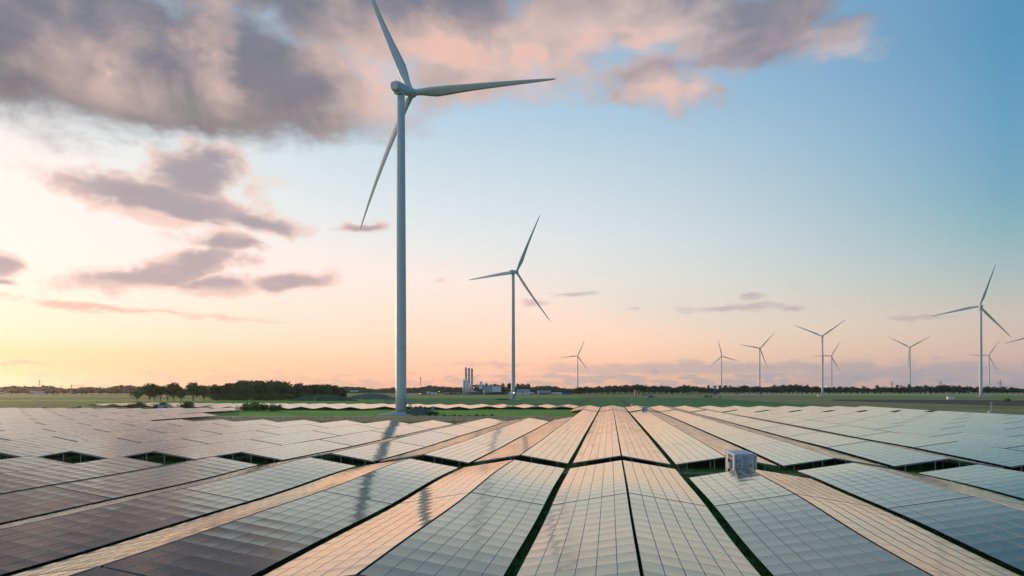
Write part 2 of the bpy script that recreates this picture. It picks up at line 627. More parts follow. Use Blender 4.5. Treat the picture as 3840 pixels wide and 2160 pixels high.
M['leaf_c'] = mat_leaf('leaf_far_dark', (0.044, 0.078, 0.05), (0.115, 0.175, 0.095), .12)
M['leaf_d'] = mat_leaf('leaf_far_brown', (0.065, 0.062, 0.05), (0.135, 0.125, 0.085), .12)
M['scrub'] = mat_leaf('scrub_leaf', (0.08, 0.11, 0.036), (0.25, 0.27, 0.1))
M['grass'] = mat_ground('meadow_grass', [(0.06, 0.125, 0.026), (0.125, 0.24, 0.046), (0.24, 0.29, 0.08)], .035, 1.1)
M['field'] = mat_ground('crop_green', [(0.04, 0.15, 0.04), (0.062, 0.205, 0.054), (0.095, 0.24, 0.066)], .012, .7, stretch=(1, .35, 1))
M['bright'] = mat_ground('bright_green_crop', [(0.105, 0.25, 0.028), (0.165, 0.35, 0.04), (0.23, 0.395, 0.056)], .02, .6)
M['straw'] = mat_ground('dry_grass', [(0.28, 0.21, 0.095), (0.52, 0.38, 0.19), (0.64, 0.48, 0.26)], .06, .9)
M['strawgreen'] = mat_ground('half_dry_grass', [(0.12, 0.15, 0.045), (0.28, 0.235, 0.088), (0.46, 0.34, 0.165)], .035, .5, stretch=(.35, 1, 1))
M['yellow'] = mat_ground('yellow_crop', [(0.34, 0.3, 0.035), (0.5, 0.42, 0.045), (0.58, 0.47, 0.07)], .03, .5)
M['soil'] = mat_ground('bare_soil', [(0.055, 0.043, 0.036), (0.09, 0.07, 0.058), (0.13, 0.1, 0.08)], .06, .8)
M['gravel'] = mat_ground('gravel', [(.085, .080, .072), (.150, .140, .125), (.21, .20, .18)], .3, 4.0)
M['blade'] = mat_leaf('grass_blade', (0.045, 0.115, 0.026), (0.17, 0.27, 0.07), .5)
M['drygrass'] = mat_leaf('dry_grass_blade', (.34, .27, .12), (.68, .52, .28), .5)

# ------------------------------------------------------------------ ground
def axis(lo, hi, step, far):
    mid = list(np.arange(lo, hi + step, step))
    out = [-f for f in reversed(far)] + mid + far
    return sorted(set(float(x) for x in out if x <= lo or x >= hi or lo <= x <= hi))


def build_ground():
    us = [-1500, -800, -300, -120] + list(np.arange(-80, 350, 3.0)) + [360, 400, 500, 700, 1000, 1500, 2500, 4000, 6000, 8000]
    vs = [-8000, -4000, -2000, -1000, -600, -450] + list(np.arange(-360, 220, 5.0)) + [300, 450, 700, 1200, 2500, 5000, 8000]
    nv = len(vs)
    mb = MB()
    for u in us:
        for v in vs:
            p = rf(u, v, terrain(u, v))
            mb.v.append(tuple(p))
    for i in range(len(us) - 1):
        for j in range(nv - 1):
            a = i * nv + j
            mb.face((a, a + 1, a + nv + 1, a + nv), 0, True)
    mb.f = [tuple(reversed(q)) for q in mb.f]
    return mb.build('ground', M['grass'], kind='structure')


build_ground()


def strip(name, mat, near, far, lift=.03, n=40, wav=0.0, seed=0, thick=False):
    """a sheet of ground between two lines; each line is ((x0, y0), (x1, y1)) left to right"""
    r = random.Random(seed)
    mb = MB()
    rows = 6
    ph = [r.uniform(0, 6) for _ in range(4)]
    for j in range(rows + 1):
        t = j / rows
        for i in range(n + 1):
            s = i / n
            a = Vector(near[0]).lerp(Vector(near[1]), s)
            b = Vector(far[0]).lerp(Vector(far[1]), s)
            w0 = wav * (math.sin(s * 23 + ph[0]) + .6 * math.sin(s * 57 + ph[1]))
            w1 = wav * (math.sin(s * 19 + ph[2]) + .6 * math.sin(s * 61 + ph[3]))
            p = a.lerp(b, t)
            p.y += w0 * (1 - t) + w1 * t
            mb.v.append((p.x, p.y, ground_z(p.x, p.y) + lift))
    for j in range(rows):
        for i in range(n):
            a = j * (n + 1) + i
            mb.face((a, a + 1, a + n + 2, a + n + 1), 0, True)
    return mb.build(name, mat, kind='structure')


def ln(xa, ya, xb, yb):
    """ground line through two picture points"""
    za, zb = HC * FP / (ya - HOR), HC * FP / (yb - HOR)
    return ((at(xa, za).x, za), (at(xb, zb).x, zb))


# fields, from near to far; the lifts keep the sheets apart
strip('grass_verge', M['straw'], ln(640, 1577, 2330, 1577), ln(640, 1558, 2330, 1558), .05, 80, .9, 1)
strip('meadow', M['bright'], ln(900, 1559, 2200, 1557), ln(900, 1536, 2200, 1536), .07, 60, 1.0, 2)
strip('crop_field', M['field'], ln(1380, 1524, 3120, 1524), ln(1380, 1493, 2650, 1492), .10, 60, .6, 3)
strip('meadow', M['bright'], ln(1500, 1494, 2180, 1493), ln(1500, 1487.5, 2180, 1487), .16, 40, 1.5, 4)
strip('stubble_field', M['strawgreen'], ln(1380, 1488, 2960, 1491), ln(1380, 1479.5, 3060, 1477.5), .13, 40, 2.5, 5)
strip('meadow', M['bright'], ln(560, 1511, 1440, 1511), ln(560, 1496, 1440, 1497), .115, 50, 1.5, 6)
strip('crop_field', M['bright'], ln(-900, 1511.5, 640, 1510), ln(-900, 1505, 640, 1504.5), .125, 40, 1.0, 7)
strip('crop_field', M['yellow'], ln(-900, 1506, 760, 1503), ln(-900, 1502, 760, 1499), .16, 40, 1.0, 8)
strip('crop_field', M['field'], ln(-900, 1502, 760, 1499.5), ln(-900, 1491.5, 760, 1490), .14, 40, 1.5, 9)
strip('crop_field', M['yellow'], ln(-900, 1492, 700, 1487.5), ln(-900, 1487.5, 700, 1486), .18, 40, 2.0, 10)
strip('stubble_field', M['strawgreen'], ln(-900, 1487.5, 1200, 1486), ln(-900, 1480, 1200, 1480), .12, 40, 3.0, 11)
strip('stubble_field', M['strawgreen'], ln(-900, 1522, 300, 1517), ln(-900, 1516, 300, 1512), .105, 30, 2.0, 12)
strip('stubble_field', M['strawgreen'], ln(2400, 1530, 4900, 1610), ln(2400, 1487, 4900, 1490), .09, 70, 1.2, 13)
strip('ploughed_strip', M['soil'], ln(3120, 1503, 4900, 1556), ln(3120, 1498, 4900, 1508), .14, 60, .8, 14)
strip('meadow', M['bright'], ln(3000, 1490, 4900, 1492), ln(3000, 1483, 4900, 1482), .18, 40, 1.5, 15)
strip('stubble_field', M['straw'], ln(2700, 1483.5, 4900, 1482.5), ln(2700, 1473, 4900, 1472), .22, 40, 3.0, 16)
# dark tramlines in the crop right of the second turbine
for i, (a, b, c, d) in enumerate(((2155, 1518, 2203, 1497.5), (2163, 1518, 2209, 1497.5), (2325, 1500, 2350, 1518), (2330, 1500, 2356, 1518))):
    p, q = ln(a, b, c, d)
    mb = MB()
    w = .55
    mb.quad((p[0] - w, p[1], .145), (p[0] + w, p[1], .145), (q[0] + w, q[1], .145), (q[0] - w, q[1], .145))
    mb.build('tramline', M['soil'], kind='structure')
# gravel track between the two blocks of panels
def track(u0, u1, v0, v1, name='gravel_track'):
    mb = MB()
    vs = np.arange(v0, v1 + 1, 3.0)
    for v in vs:
        w = .25 * math.sin(v * .31) + .15 * math.sin(v * .9)
        for u in (u0 + w, (u0 + u1) / 2, u1 + w * .6):
            mb.v.append(tuple(rf(u, float(v), terrain(u, float(v)) + .03)))
    for i in range(len(vs) - 1):
        for j in range(2):
            a = i * 3 + j
            mb.face((a, a + 3, a + 4, a + 1), 0, True)
    mb.f = [tuple(reversed(q)) for q in mb.f]
    mb.build(name, M['gravel'], kind='structure')


track(88.6, 91.6, -110, 90)

# ------------------------------------------------------------------ solar tables
PER = 13.43           # distance from one roof-shaped row to the next
V0 = 1.495            # ridge of the central row
TILT = R(9.5)
PITCH_S, PITCH_L = 1.064, 2.113
MW, ML = 1.040, 2.099
RIDGE = 1.86
SEG = 13 * PITCH_L + .25


def add_module(mb, uvs, Mx, seed, cols=2, sag=.0125, fine=False):
    """one module: sagging glass in a raised frame"""
    r = random.Random(seed)
    b = .013
    nx, ny = (2, 4) if fine else (1, 3)
    hx, hy = MW / 2, ML / 2
    n0 = len(mb.v)
    sg = sag * r.uniform(.65, 1.3)
    for j in range(ny + 1):
        for i in range(nx + 1):
            x = -hx + b + (MW - 2 * b) * i / nx
            y = -hy + b + (ML - 2 * b) * j / ny
            z = -sg * (1 - (2 * j / ny - 1) ** 2) * (.8 if nx == 1 else .6 + .4 * (1 - (2 * i / nx - 1) ** 2)) - .002
            mb.v.append(tuple(Mx @ Vector((x, y, z))))
            uvs.append((i / nx, j / ny))
    for j in range(ny):
        for i in range(nx):
            a = n0 + j * (nx + 1) + i
            mb.face((a, a + 1, a + nx + 2, a + nx + 1), 0, True)
    n1 = len(mb.v)
    ring = [(-hx, -hy), (hx, -hy), (hx, hy), (-hx, hy)]
    inn = [(-hx + b, -hy + b), (hx - b, -hy + b), (hx - b, hy - b), (-hx + b, hy - b)]
    for z, rr in ((-.035, ring), (0, ring), (0, inn), (-.02, inn)):
        for x, y in rr:
            mb.v.append(tuple(Mx @ Vector((x, y, z))))
            uvs.append((0, 0))
    for lv in range(3):
        for k in range(4):
            a, c = n1 + lv * 4 + k, n1 + lv * 4 + (k + 1) % 4
            mb.face((a, c, c + 4, a + 4), 1, False)
    mb.face((n1 + 3, n1 + 2, n1 + 1, n1), 2, False)


def set_uv(me, uvs):
    lay = me.uv_layers.new(name='UVMap')
    vi = np.empty(len(me.loops), dtype=np.int32)
    me.loops.foreach_get('vertex_index', vi)
    arr = np.array(uvs, dtype=np.float32)[vi]
    lay.data.foreach_set('uv', arr.ravel())


MATS_MOD = [M['panel'], M['frame'], M['black']]
MODULES = []
for s in range(6):
    mb, uvs = MB(), []
    add_module(mb, uvs, Matrix.Identity(4), s, fine=True)
    me = mb.mesh('module', MATS_MOD)
    set_uv(me, uvs)
    MODULES.append(me)


def slot(side, i):
    """centre (x, z) of module i counted from the ridge; side -1 left, +1 right"""
    s = (i + .5) * PITCH_S
    return side * (.085 + s * math.cos(TILT)), RIDGE - s * math.sin(TILT)


_cache = {}


def far_modules(n, sides, var):
    key = ('mod', n, sides, var)
    if key not in _cache:
        mb, uvs = MB(), []
        r = random.Random(hash(key) % 1000)
        for side in sides:
            for i in range(6):
                x, z = slot(side, i)
                for j in range(n):
                    Mx = Matrix.Translation((x, (j + .5) * PITCH_L, z)) @ Euler((r.gauss(0, .0030), side * TILT + r.gauss(0, .0030), 0)).to_matrix().to_4x4()
                    add_module(mb, uvs, Mx, r.random())
        me = mb.mesh('solar_modules', MATS_MOD)
        set_uv(me, uvs)
        _cache[key] = me
    return _cache[key]


def post_mesh():
    if 'post' not in _cache:
        mb = MB()
        mb.box((0, 0, .0), (.10, .14, 1.0))
        mb.box((0, 0, .49), (.2, .2, .03))
        _cache['post'] = mb.mesh('post', [M['steel']])
    return _cache['post']


def racking(n, sides, hz=None):
    """purlins, rafters and the inner posts under one table; hz gives the ground height along it"""
    if hz is None:
        hz = lambda y, x: 0.0
        key = ('rack', n, sides)
    else:
        key = ('rack', n, sides, rng.random())
    if key not in _cache:
        mb = MB()
        L = n * PITCH_L
        for side in sides:
            Mr = Euler((0, side * TILT, 0)).to_matrix()
            for s in (.55, 2.2, 4.0, 5.8):
                x, z = side * (.085 + s * math.cos(TILT)), RIDGE - s * math.sin(TILT) - .09
                if len(key) == 3:
                    mb.box((x, L / 2, z), (.06, L - .1, .09), Mr)
                else:
                    for j in range(n):
                        mb.bar((x, j * PITCH_L, z + hz(j * PITCH_L, x)), (x, (j + 1) * PITCH_L, z + hz((j + 1) * PITCH_L, x)), .06, .09)
            k = max(2, int(L / 4.2))
            for q in range(1, k):
                y = .45 + (L - .9) * q / k
                for s in (1.35, 4.9):
                    x, z = side * (.085 + s * math.cos(TILT)), RIDGE - s * math.sin(TILT) - .2 + hz(y, side * (.085 + s))
                    mb.box((x, y, (z - .5) / 2), (.10, .14, z + .5))
                s = 3.2
                mb.box((side * (.085 + s * math.cos(TILT)), y, RIDGE - s * math.sin(TILT) - .17 + hz(y, side * s)), (6.1, .07, .09), Mr)
        _cache[key] = mb.mesh('racking', [M['steel']])
    return _cache[key]


def edge_mesh():
    if 'edge' not in _cache:
        mb = MB()
        mb.box((0, 0, 0), (6.38, .05, .11))
        mb.box((0, .045, -.04), (6.30, .04, .03))
        _cache['edge'] = mb.mesh('edge_beam', [M['frame']])
    return _cache['edge']


ORD = ['', 'first', 'second', 'third', 'fourth', 'fifth', 'sixth', 'seventh', 'eighth', 'ninth', 'tenth', 'eleventh',
       'twelfth', 'thirteenth', 'fourteenth', 'fifteenth', 'sixteenth', 'seventeenth', 'eighteenth', 'nineteenth', 'twentieth',
       'twenty-first', 'twenty-second', 'twenty-third', 'twenty-fourth', 'twenty-fifth', 'twenty-sixth', 'twenty-seventh']


def row_words(k):
    if k == 0:
        return 'central row'
    return f"{ORD[abs(k)]} row {'left' if k < 0 else 'right'} of centre"


def visible(u0, u1, v):
    for u in (u0, (u0 + u1) / 2, u1):
        for dv in (-6.5, 0, 6.5):
            p = rf(u, v + dv, .9)
            if p.y < 12:
                continue
            x = 1920 + FP * p.x / p.y
            y = HOR + FP * (HC - p.z) / p.y
            if -190 < x < 4030 and y < 2330:
                return True
    return False


N_TAB = [0, 0]


def table(k, u0, n, where, near=False, sides=(-1, 1), small=False):
    v = V0 + PER * k
    L = n * PITCH_L
    if not visible(u0, u0 + L, v):
        return
    N_TAB[0] += 1
    um = u0 + L / 2
    if small:
        word = 'one-sided solar table'
    elif len(sides) == 1:
        word = 'single-sided solar table'
    else:
        word = 'roof-shaped solar table'
    lab = f"{word}, {row_words(k)}, {where}"
    if near:
        t = thing('solar_table', rf(u0, v, terrain(um, v)), lab, 'solar table', 'solar tables in long rows', (0, 0, -ROW))
        z0 = terrain(um, v)
        for side in sides:
            for i in range(6):
                x, z = slot(side, i)
                for j in range(n):
                    y = (j + .5) * PITCH_L
                    vv = v + x
                    o = bpy.data.objects.new('module', MODULES[rng.randrange(len(MODULES))])
                    COL.objects.link(o)
                    o.parent = t
                    o.location = (x, y, z + terrain(u0 + y, vv) - z0)
                    o.rotation_euler = (math.atan(slope_u(u0 + y, vv)) + rng.gauss(0, .0018), side * TILT + rng.gauss(0, .0020), 0)
    else:
        a, b = terrain(u0, v), terrain(u0 + L, v)
        t = thing('solar_table', rf(u0, v, a), lab, 'solar table', 'solar tables in long rows', (math.atan2(b - a, L), 0, -ROW))
        mo = put('solar_modules', far_modules(n, sides, rng.randrange(3)), t, kind='stuff')
        if abs(k) >= 3:          # the outer tables stand a little further apart
            mo.scale = (1, .984, 1)
            mo.location = (0, L * .008, 0)
    put('racking', racking(n, sides, (lambda y, x: terrain(u0 + y, v + x) - terrain(um, v)) if near else None), t, kind='stuff')
    zz = terrain(um, v)
    for side in sides:
        for e, y in ((0, .0), (1, L)):
            s = 3.192
            xo, zo = side * (.085 + s * math.cos(TILT)), RIDGE - s * math.sin(TILT) - .098
            dz = terrain(u0 + y, v + xo) - zz if near else 0.0
            o = put('edge_beam', edge_mesh(), t, (xo, y + (.035 if e == 0 else -.035), zo + dz), (0, side * TILT, math.pi if e else 0))
            if e:
                o.rotation_euler = (0, -side * TILT, math.pi)
        if u0 > 240:
            continue
        for y in (.5, L - .5):
            for s in (1.35, 4.9):
                x, z = side * (.085 + s * math.cos(TILT)), RIDGE - s * math.sin(TILT) - .2
                dz = terrain(u0 + y, v + x) - zz if near else 0.0
                o = put('post', post_mesh(), t, (x, y, (z + dz - .5) / 2))
                o.scale = (1, 1, z + dz + .5)


def tables():
    for k in range(-24, 11):
        # the near block, up to the gravel track
        for q, (u0, w) in enumerate(((87.6 - SEG + .25, 'last table before the gravel track'),
                                     (87.6 - 2 * SEG + .25, 'second table before the gravel track'),
                                     (87.6 - 3 * SEG + .25, 'third table before the gravel track'))):
            n = 9 if (k == 1 and q == 0) else 13
            table(k, u0, n, w, near=True)
        # the long block beyond the track
        if k >= 0:
            nseg = 8
        elif k == -1:
            nseg = 5
        elif k >= -3:
            nseg = 4
        elif k >= -11:
            nseg = 4
        elif k >= -13:
            nseg = 6
        else:
            nseg = 8
        for q in range(nseg):
            n = 9 if (k == 1 and q == 7) else 13
            table(k, 94.5 + q * SEG, n, f"{ORD[q + 1]} table beyond the gravel track")
        if k in (-14, -15, -16):
            table(k, 94.5 + 8 * SEG, 6, 'short last table beyond the gravel track')
        if k in (-2, -3):
            table(k, 94.5 + 4 * SEG, 8, 'short last table beyond the gravel track')
        if k == -1:
            for q in range(5, 8):
                table(k, 94.5 + q * SEG, 13, f"{ORD[q + 1]} table beyond the gravel track", sides=(1,))
        # the far block
        if k >= -1:
            for q in range(3):
                table(k, 322.7 + q * SEG, 13, f"{ORD[q + 1]} table beyond the second gap")
        elif k >= -5:
            for q in range(2):
                table(k, 380 + q * SEG, 13, f"{ORD[q + 1]} table of the far block")
        else:
            st, ns = (365, 3) if k >= -9 else (350, 4) if k >= -16 else (376, 3) if k >= -20 else (403, 2)
            for q in range(ns):
                table(k, st + q * (11 * PITCH_L + .25), 11, f"{ORD[q + 1]} table of the far block")


tables()
print('tables', N_TAB)

# ------------------------------------------------------------------ wind turbines
T_R, T_TILT, T_PRE, T_OVER = 66.5, .11, 5.0, 7.6
T_HUB = 142.0


def rrect(w, h, r, n=5):
    """rounded rectangle outline in x, z"""
    out = []
    for cx, cz, a0 in ((w / 2 - r, h / 2 - r, 0), (-w / 2 + r, h / 2 - r, 90), (-w / 2 + r, -h / 2 + r, 180), (w / 2 - r, -h / 2 + r, 270)):
        for i in range(n):
            a = R(a0 + 90 * i / (n - 1))
            out.append((cx + r * math.cos(a), cz + r * math.sin(a)))
    return out


def loft(mb, sections, cap=True, mat=0, smooth=True):
    n0, n = len(mb.v), len(sections[0])
    for s in sections:
        mb.v += [tuple(p) for p in s]
    for i in range(len(sections) - 1):
        for k in range(n):
            a, b = n0 + i * n + k, n0 + i * n + (k + 1) % n
            mb.face((a, b, b + n, a + n), mat, smooth)
    if cap:
        mb.face(tuple(n0 + k for k in range(n))[::-1], mat)
        mb.face(tuple(n0 + (len(sections) - 1) * n + k for k in range(n)), mat)


def blade_mesh():
    mb = MB()
    secs = []
    prof = [(1, 0), (.75, .55), (.45, .95), (.2, 1.0), (.06, .65), (0, 0), (.06, -.55), (.2, -.8), (.45, -.65), (.75, -.25)]
    for x, chord, th, tw in ((1.3, 2.7, 1.0, 18), (3.2, 2.65, 1.0, 18), (6, 3.0, .72, 18), (9.5, 3.75, .46, 17), (13, 4.1, .34, 15), (18, 3.8, .28, 12),
                             (25, 3.2, .25, 9), (33, 2.65, .22, 7), (42, 2.15, .2, 5), (51, 1.65, .18, 4), (58, 1.25, .17, 3), (63, .9, .16, 2), (65.6, .55, .15, 2), (66.5, .18, .15, 2)):
        y0 = T_PRE * (x / T_R) ** 2
        a = R(tw + 6)
        circ = min(1.0, max(0.0, (x - 3.2) / 9.0))
        s = []
        for i, (c, t) in enumerate(prof):
            ang = 2 * math.pi * i / len(prof)
            cc, tt = .5 + .5 * math.cos(ang), math.sin(ang)
            c2 = c * circ + cc * (1 - circ)
            t2 = (t * circ + tt * (1 - circ)) * th * chord * .5
            zc = -(c2 - .35 * circ - .5 * (1 - circ)) * chord
            s.append((x, y0 + t2 * math.cos(a) + zc * math.sin(a) * -1, zc * math.cos(a) + t2 * math.sin(a)))
        secs.append(s)
    loft(mb, secs)
    return mb.mesh('blade', [M['turbine']])


def tower_mesh():
    mb = MB()
    zt = T_HUB - 2.5
    prof = []
    for i in range(15):
        t = i / 14
        prof.append((2.28 - .66 * max(0, t - .25) / .75 if t > .25 else 2.28, 1.5 + (zt - 1.5) * t))
    mb.lathe(prof, 40)
    return mb.mesh('tower', [M['turbine']])


def ring_mesh():
    mb = MB()
    mb.lathe([(1.0, -.05), (1.006, -.05), (1.006, .05), (1.0, .05)], 40)
    return mb.mesh('flange', [M['turbine_dark']])


def nacelle_mesh():
    mb = MB()
    secs = []
    for y, w, h, r, dz in ((-4.75, 3.7, 3.2, .9, .1), (-4.45, 4.2, 3.8, 1.1, .05), (-1.5, 4.3, 4.2, 1.15, -.1), (2.6, 4.2, 4.1, 1.2, -.1), (4.4, 3.8, 3.8, 1.5, 0), (5.6, 3.6, 3.6, 1.7, 0), (5.9, 3.4, 3.4, 1.65, 0)):
        secs.append([(x, y, z + dz) for x, z in rrect(w, h, r)])
    secs = [list(reversed(s)) for s in secs]
    loft(mb, secs, smooth=True)
    mb.box((0, -1.2, -2.25), (3.4, 3.4, .9))
    return mb.mesh('nacelle', [M['turbine']])


def hub_mesh():
    mb = MB()
    pr = [(1.75, 6.0), (1.95, 6.2), (2.1, 7.2), (2.05, 8.2), (1.8, 9.1), (1.3, 9.8), (.6, 10.2), (.05, 10.3)]
    secs = []
    for r, y in pr:
        secs.append([(r * math.cos(-2 * math.pi * k / 24), y, r * math.sin(-2 * math.pi * k / 24)) for k in range(24)])
    loft(mb, secs)
    for i in range(3):
        a = 2 * math.pi * i / 3
        d = Vector((math.cos(a), 0, math.sin(a)))
        mb.tube([Vector((0, T_OVER, 0)) + d * .5, Vector((0, T_OVER, 0)) + d * 2.5], [1.45, 1.42], 18)
    return mb.mesh('hub', [M['turbine']])


def foundation_mesh():
    mb = MB()
    mb.lathe([(10.0, -.4), (9.8, .12), (3.6, 1.22), (3.5, 1.5), (2.0, 1.52)], 40, smooth=False)
    return mb.mesh('foundation', [M['concrete']])


def mast_mesh():
    mb = MB()
    for x in (-.9, .9):
        mb.tube([(x, -2.2, 1.8), (x, -2.2, 4.0)], [.06, .04], 6)
    mb.box((0, -1.0, 2.05), (1.3, .9, .5))
    return mb.mesh('wind_mast', [M['turbine_dark']])


def hatch_mesh():
    mb = MB()
    mb.tube([(-1.35, -4.72, .95), (-1.35, -4.66, .95)], [.38, .38], 12)
    mb.box((0, -4.705, -.35), (2.9, .02, .05))
    mb.box((0, -4.705, 1.15), (1.4, .02, .04))
    return mb.mesh('rear_vent', [M['turbine_dark']])


def panel_line_mesh():
    mb = MB()
    for x in (-2.132, 2.132):
        mb.box((x, -.5, .55), (.02, 6.5, .05))
        mb.box((x, 2.5, -.1), (.02, .05, 3.0))
    return mb.mesh('panel_seam', [M['turbine_dark']])


def door_mesh():
    mb = MB()
    mb.box((0, 0, 1.05), (1.0, .12, 2.1))
    mb.box((.35, -.08, 1.0), (.06, .06, .25))
    return mb.mesh('door', [M['turbine_dark']])


TM = dict(blade=blade_mesh(), tower=tower_mesh(), ring=ring_mesh(), nac=nacelle_mesh(), hub=hub_mesh(), fnd=foundation_mesh(), mast=mast_mesh(),
          hatch=hatch_mesh(), door=door_mesh(), seam=panel_line_mesh())


def turbine(hub_px, hub_py, yaw, ph, label, R_=66.5, Z=None, base_z=0.0, tiny=False, group=None, foundation=True):
    sc = R_ / T_R if not tiny else 1.0
    if Z is None:
        Z = (T_HUB - HC) * FP / (HOR - hub_py)
    hx = (hub_px - 1920) / FP * Z
    yw = R(yaw)
    tx, ty = hx - T_OVER * math.sin(yw), Z - T_OVER * math.cos(yw)
    t = thing('wind_turbine', (tx, ty, base_z + (0 if tiny else ground_z(tx, ty))), label, 'wind turbine', group)
    if tiny:
        t.scale = (.6, .6, .6)
    put('tower', TM['tower'], t)
    zt = T_HUB - 1.0
    Mn = Matrix.Translation((0, 0, zt)) @ Euler((T_TILT, 0, -yw)).to_matrix().to_4x4()
    Mn = Matrix.Translation((0, 0, zt)) @ Matrix.Rotation(-yw, 4, 'Z') @ Matrix.Rotation(T_TILT, 4, 'X')
    na = put('nacelle', TM['nac'], t)
    na.matrix_local = Mn
    for i in range(3):
        b = put('blade', TM['blade'], t)
        a = -(R(ph) + i * 2 * math.pi / 3)
        b.matrix_local = Mn @ Matrix.Translation((0, T_OVER, 0)) @ Matrix.Rotation(a, 4, 'Y') @ Matrix.Scale(sc, 4)
    if tiny:
        return t
    h = put('hub', TM['hub'], t)
    h.matrix_local = Mn @ Matrix.Translation((0, T_OVER, 0)) @ Matrix.Rotation(-R(ph), 4, 'Y') @ Matrix.Translation((0, -T_OVER, 0))
    put('wind_mast', TM['mast'], na)
    if Z < 1300:
        put('rear_vent', TM['hatch'], na)
        put('panel_seam', TM['seam'], na)
        for z, r in ((1.75, 2.30), (29, 2.285), (62, 2.16), (101, 1.88)):
            f = put('flange', TM['ring'], t, (0, 0, z))
            f.scale = (r, r, .5 if z > 5 else 3.0)
    if foundation:
        put('foundation', TM['fnd'], t)
        a = math.atan2(-tx, -ty) + R(200)
        d = put('door', TM['door'], t)
        d.matrix_local = Matrix.Rotation(R(75), 4, 'Z') @ Matrix.Translation((0, -2.26, 3.6))
    return t


T1 = turbine(1544, 346, 29, -5.5, 'nearest and largest white wind turbine, rising through the picture top', 68, Z=312)
turbine(1937, 1020, 30, 63, 'second-largest white wind turbine, standing just right of the tall power station', 67.5)
turbine(3673, 1147.5, 20, 72, 'large wind turbine at the right edge beyond the ploughed strip', 67.5)
turbine(2706.8, 1335.3, 25, 102, 'small distant turbine, leftmost of the row behind the right-hand wood', 67.5)
turbine(2850.4, 1306, 29, 48, 'distant turbine rising from the wood, second from left on the right side', 67.5)
turbine(3081.5, 1260.7, 12, 36, 'distant turbine in front of the wood with two blades raised like a V', 67.5)
turbine(3116.8, 1334.5, 10, 60, 'small distant turbine overlapped by the taller V-bladed turbine', 67.5)
turbine(3410, 1302.5, 18, 30, 'lone distant turbine with V-raised blades between taller turbines at right', 66)
turbine(3707, 1332.5, 22, 58, 'small distant turbine just right of the large turbine at right edge', 66)
turbine(2166, 1334.5, 2, 66, 'lone small distant turbine above the far field right of centre', 67.5)
turbine(3885, 1258, 14, 76, 'turbine beyond the right picture edge with one blade tip showing', 67.5)
for i, (x, y) in enumerate(((2953, 1440), (2963, 1441), (2985, 1439), (2998, 1437), (3013, 1438), (3029, 1436), (3046, 1436), (3108, 1439), (3127, 1440), (3145, 1440), (3168, 1437), (3186, 1435))):
    turbine(x, y, rng.uniform(0, 40), rng.uniform(0, 120), f'tiny far-off wind turbine, {ORD[i + 1]} from left on the right horizon', tiny=True,
            Z=(T_HUB * .6 - HC) * FP / (HOR - y), group='tiny turbines on the horizon')


# access stair, fence and rubble at the first turbine
def stair(t):
    mb = MB()
    d = Vector((.95, -.3, 0)).normalized()
    n = Vector((-d.y, d.x, 0))
    top, bot = d * 2.4 + Vector((0, 0, 6.6)), d * 6.3 + Vector((0, 0, 1.0))
    for s in (-.45, .45):
        mb.bar(top + n * s, bot + n * s, .08, .22)
    for i in range(19):
        p = top.lerp(bot, (i + .5) / 19)
        mb.bar(p - n * .42, p + n * .42, .22, .04)
    mb.box(tuple(d * 2.6 + Vector((0, 0, 6.62))), (1.6, 1.2, .06))
    return top, bot, n, d, mb.build('stair', M['steel'], t)


tp, bt, nn, dd_, st_ = stair(T1)
for s in (-.45, .45):
    mb = MB()
    up = Vector((0, 0, 1.0))
    mb.bar(tp + nn * s + up, bt + nn * s + up, .05)
    mb.bar(tp + nn * s + up * .5, bt + nn * s + up * .5, .04)
    for i in range(6):
        p = tp.lerp(bt, i / 5) + nn * s
        mb.bar(p, p + up, .05)
    mb.build('handrail', M['steel'], st_)

bx, by = T1.location.x, T1.location.y
fence = thing('wire_fence', (bx, by, 0), 'thin wire fence on dark posts around the nearest turbine base', 'fence')
pts = []
for i in range(14):
    a = R(180 + 180 * i / 13)
    pts.append(Vector((11.0 * math.cos(a), 10.6 * math.sin(a), ground_z(bx + 11 * math.cos(a), by + 10.6 * math.sin(a)))))
pm = MB()
pm.tube([(0, 0, -.3), (0, 0, 1.7)], [.05, .05], 6)
pm.box((0, 0, 1.72), (.13, .13, .05))
pmesh = pm.mesh('fence_post', [M['turbine_dark']])
for i, p in enumerate(pts):
    put('fence_post', pmesh, fence, p)
for h in (.5, 1.0, 1.55):
    mb = MB()
    mb.tube([p + Vector((0, 0, h)) for p in pts], [.012] * len(pts), 4)
    mb.build('wire', M['steel'], fence)


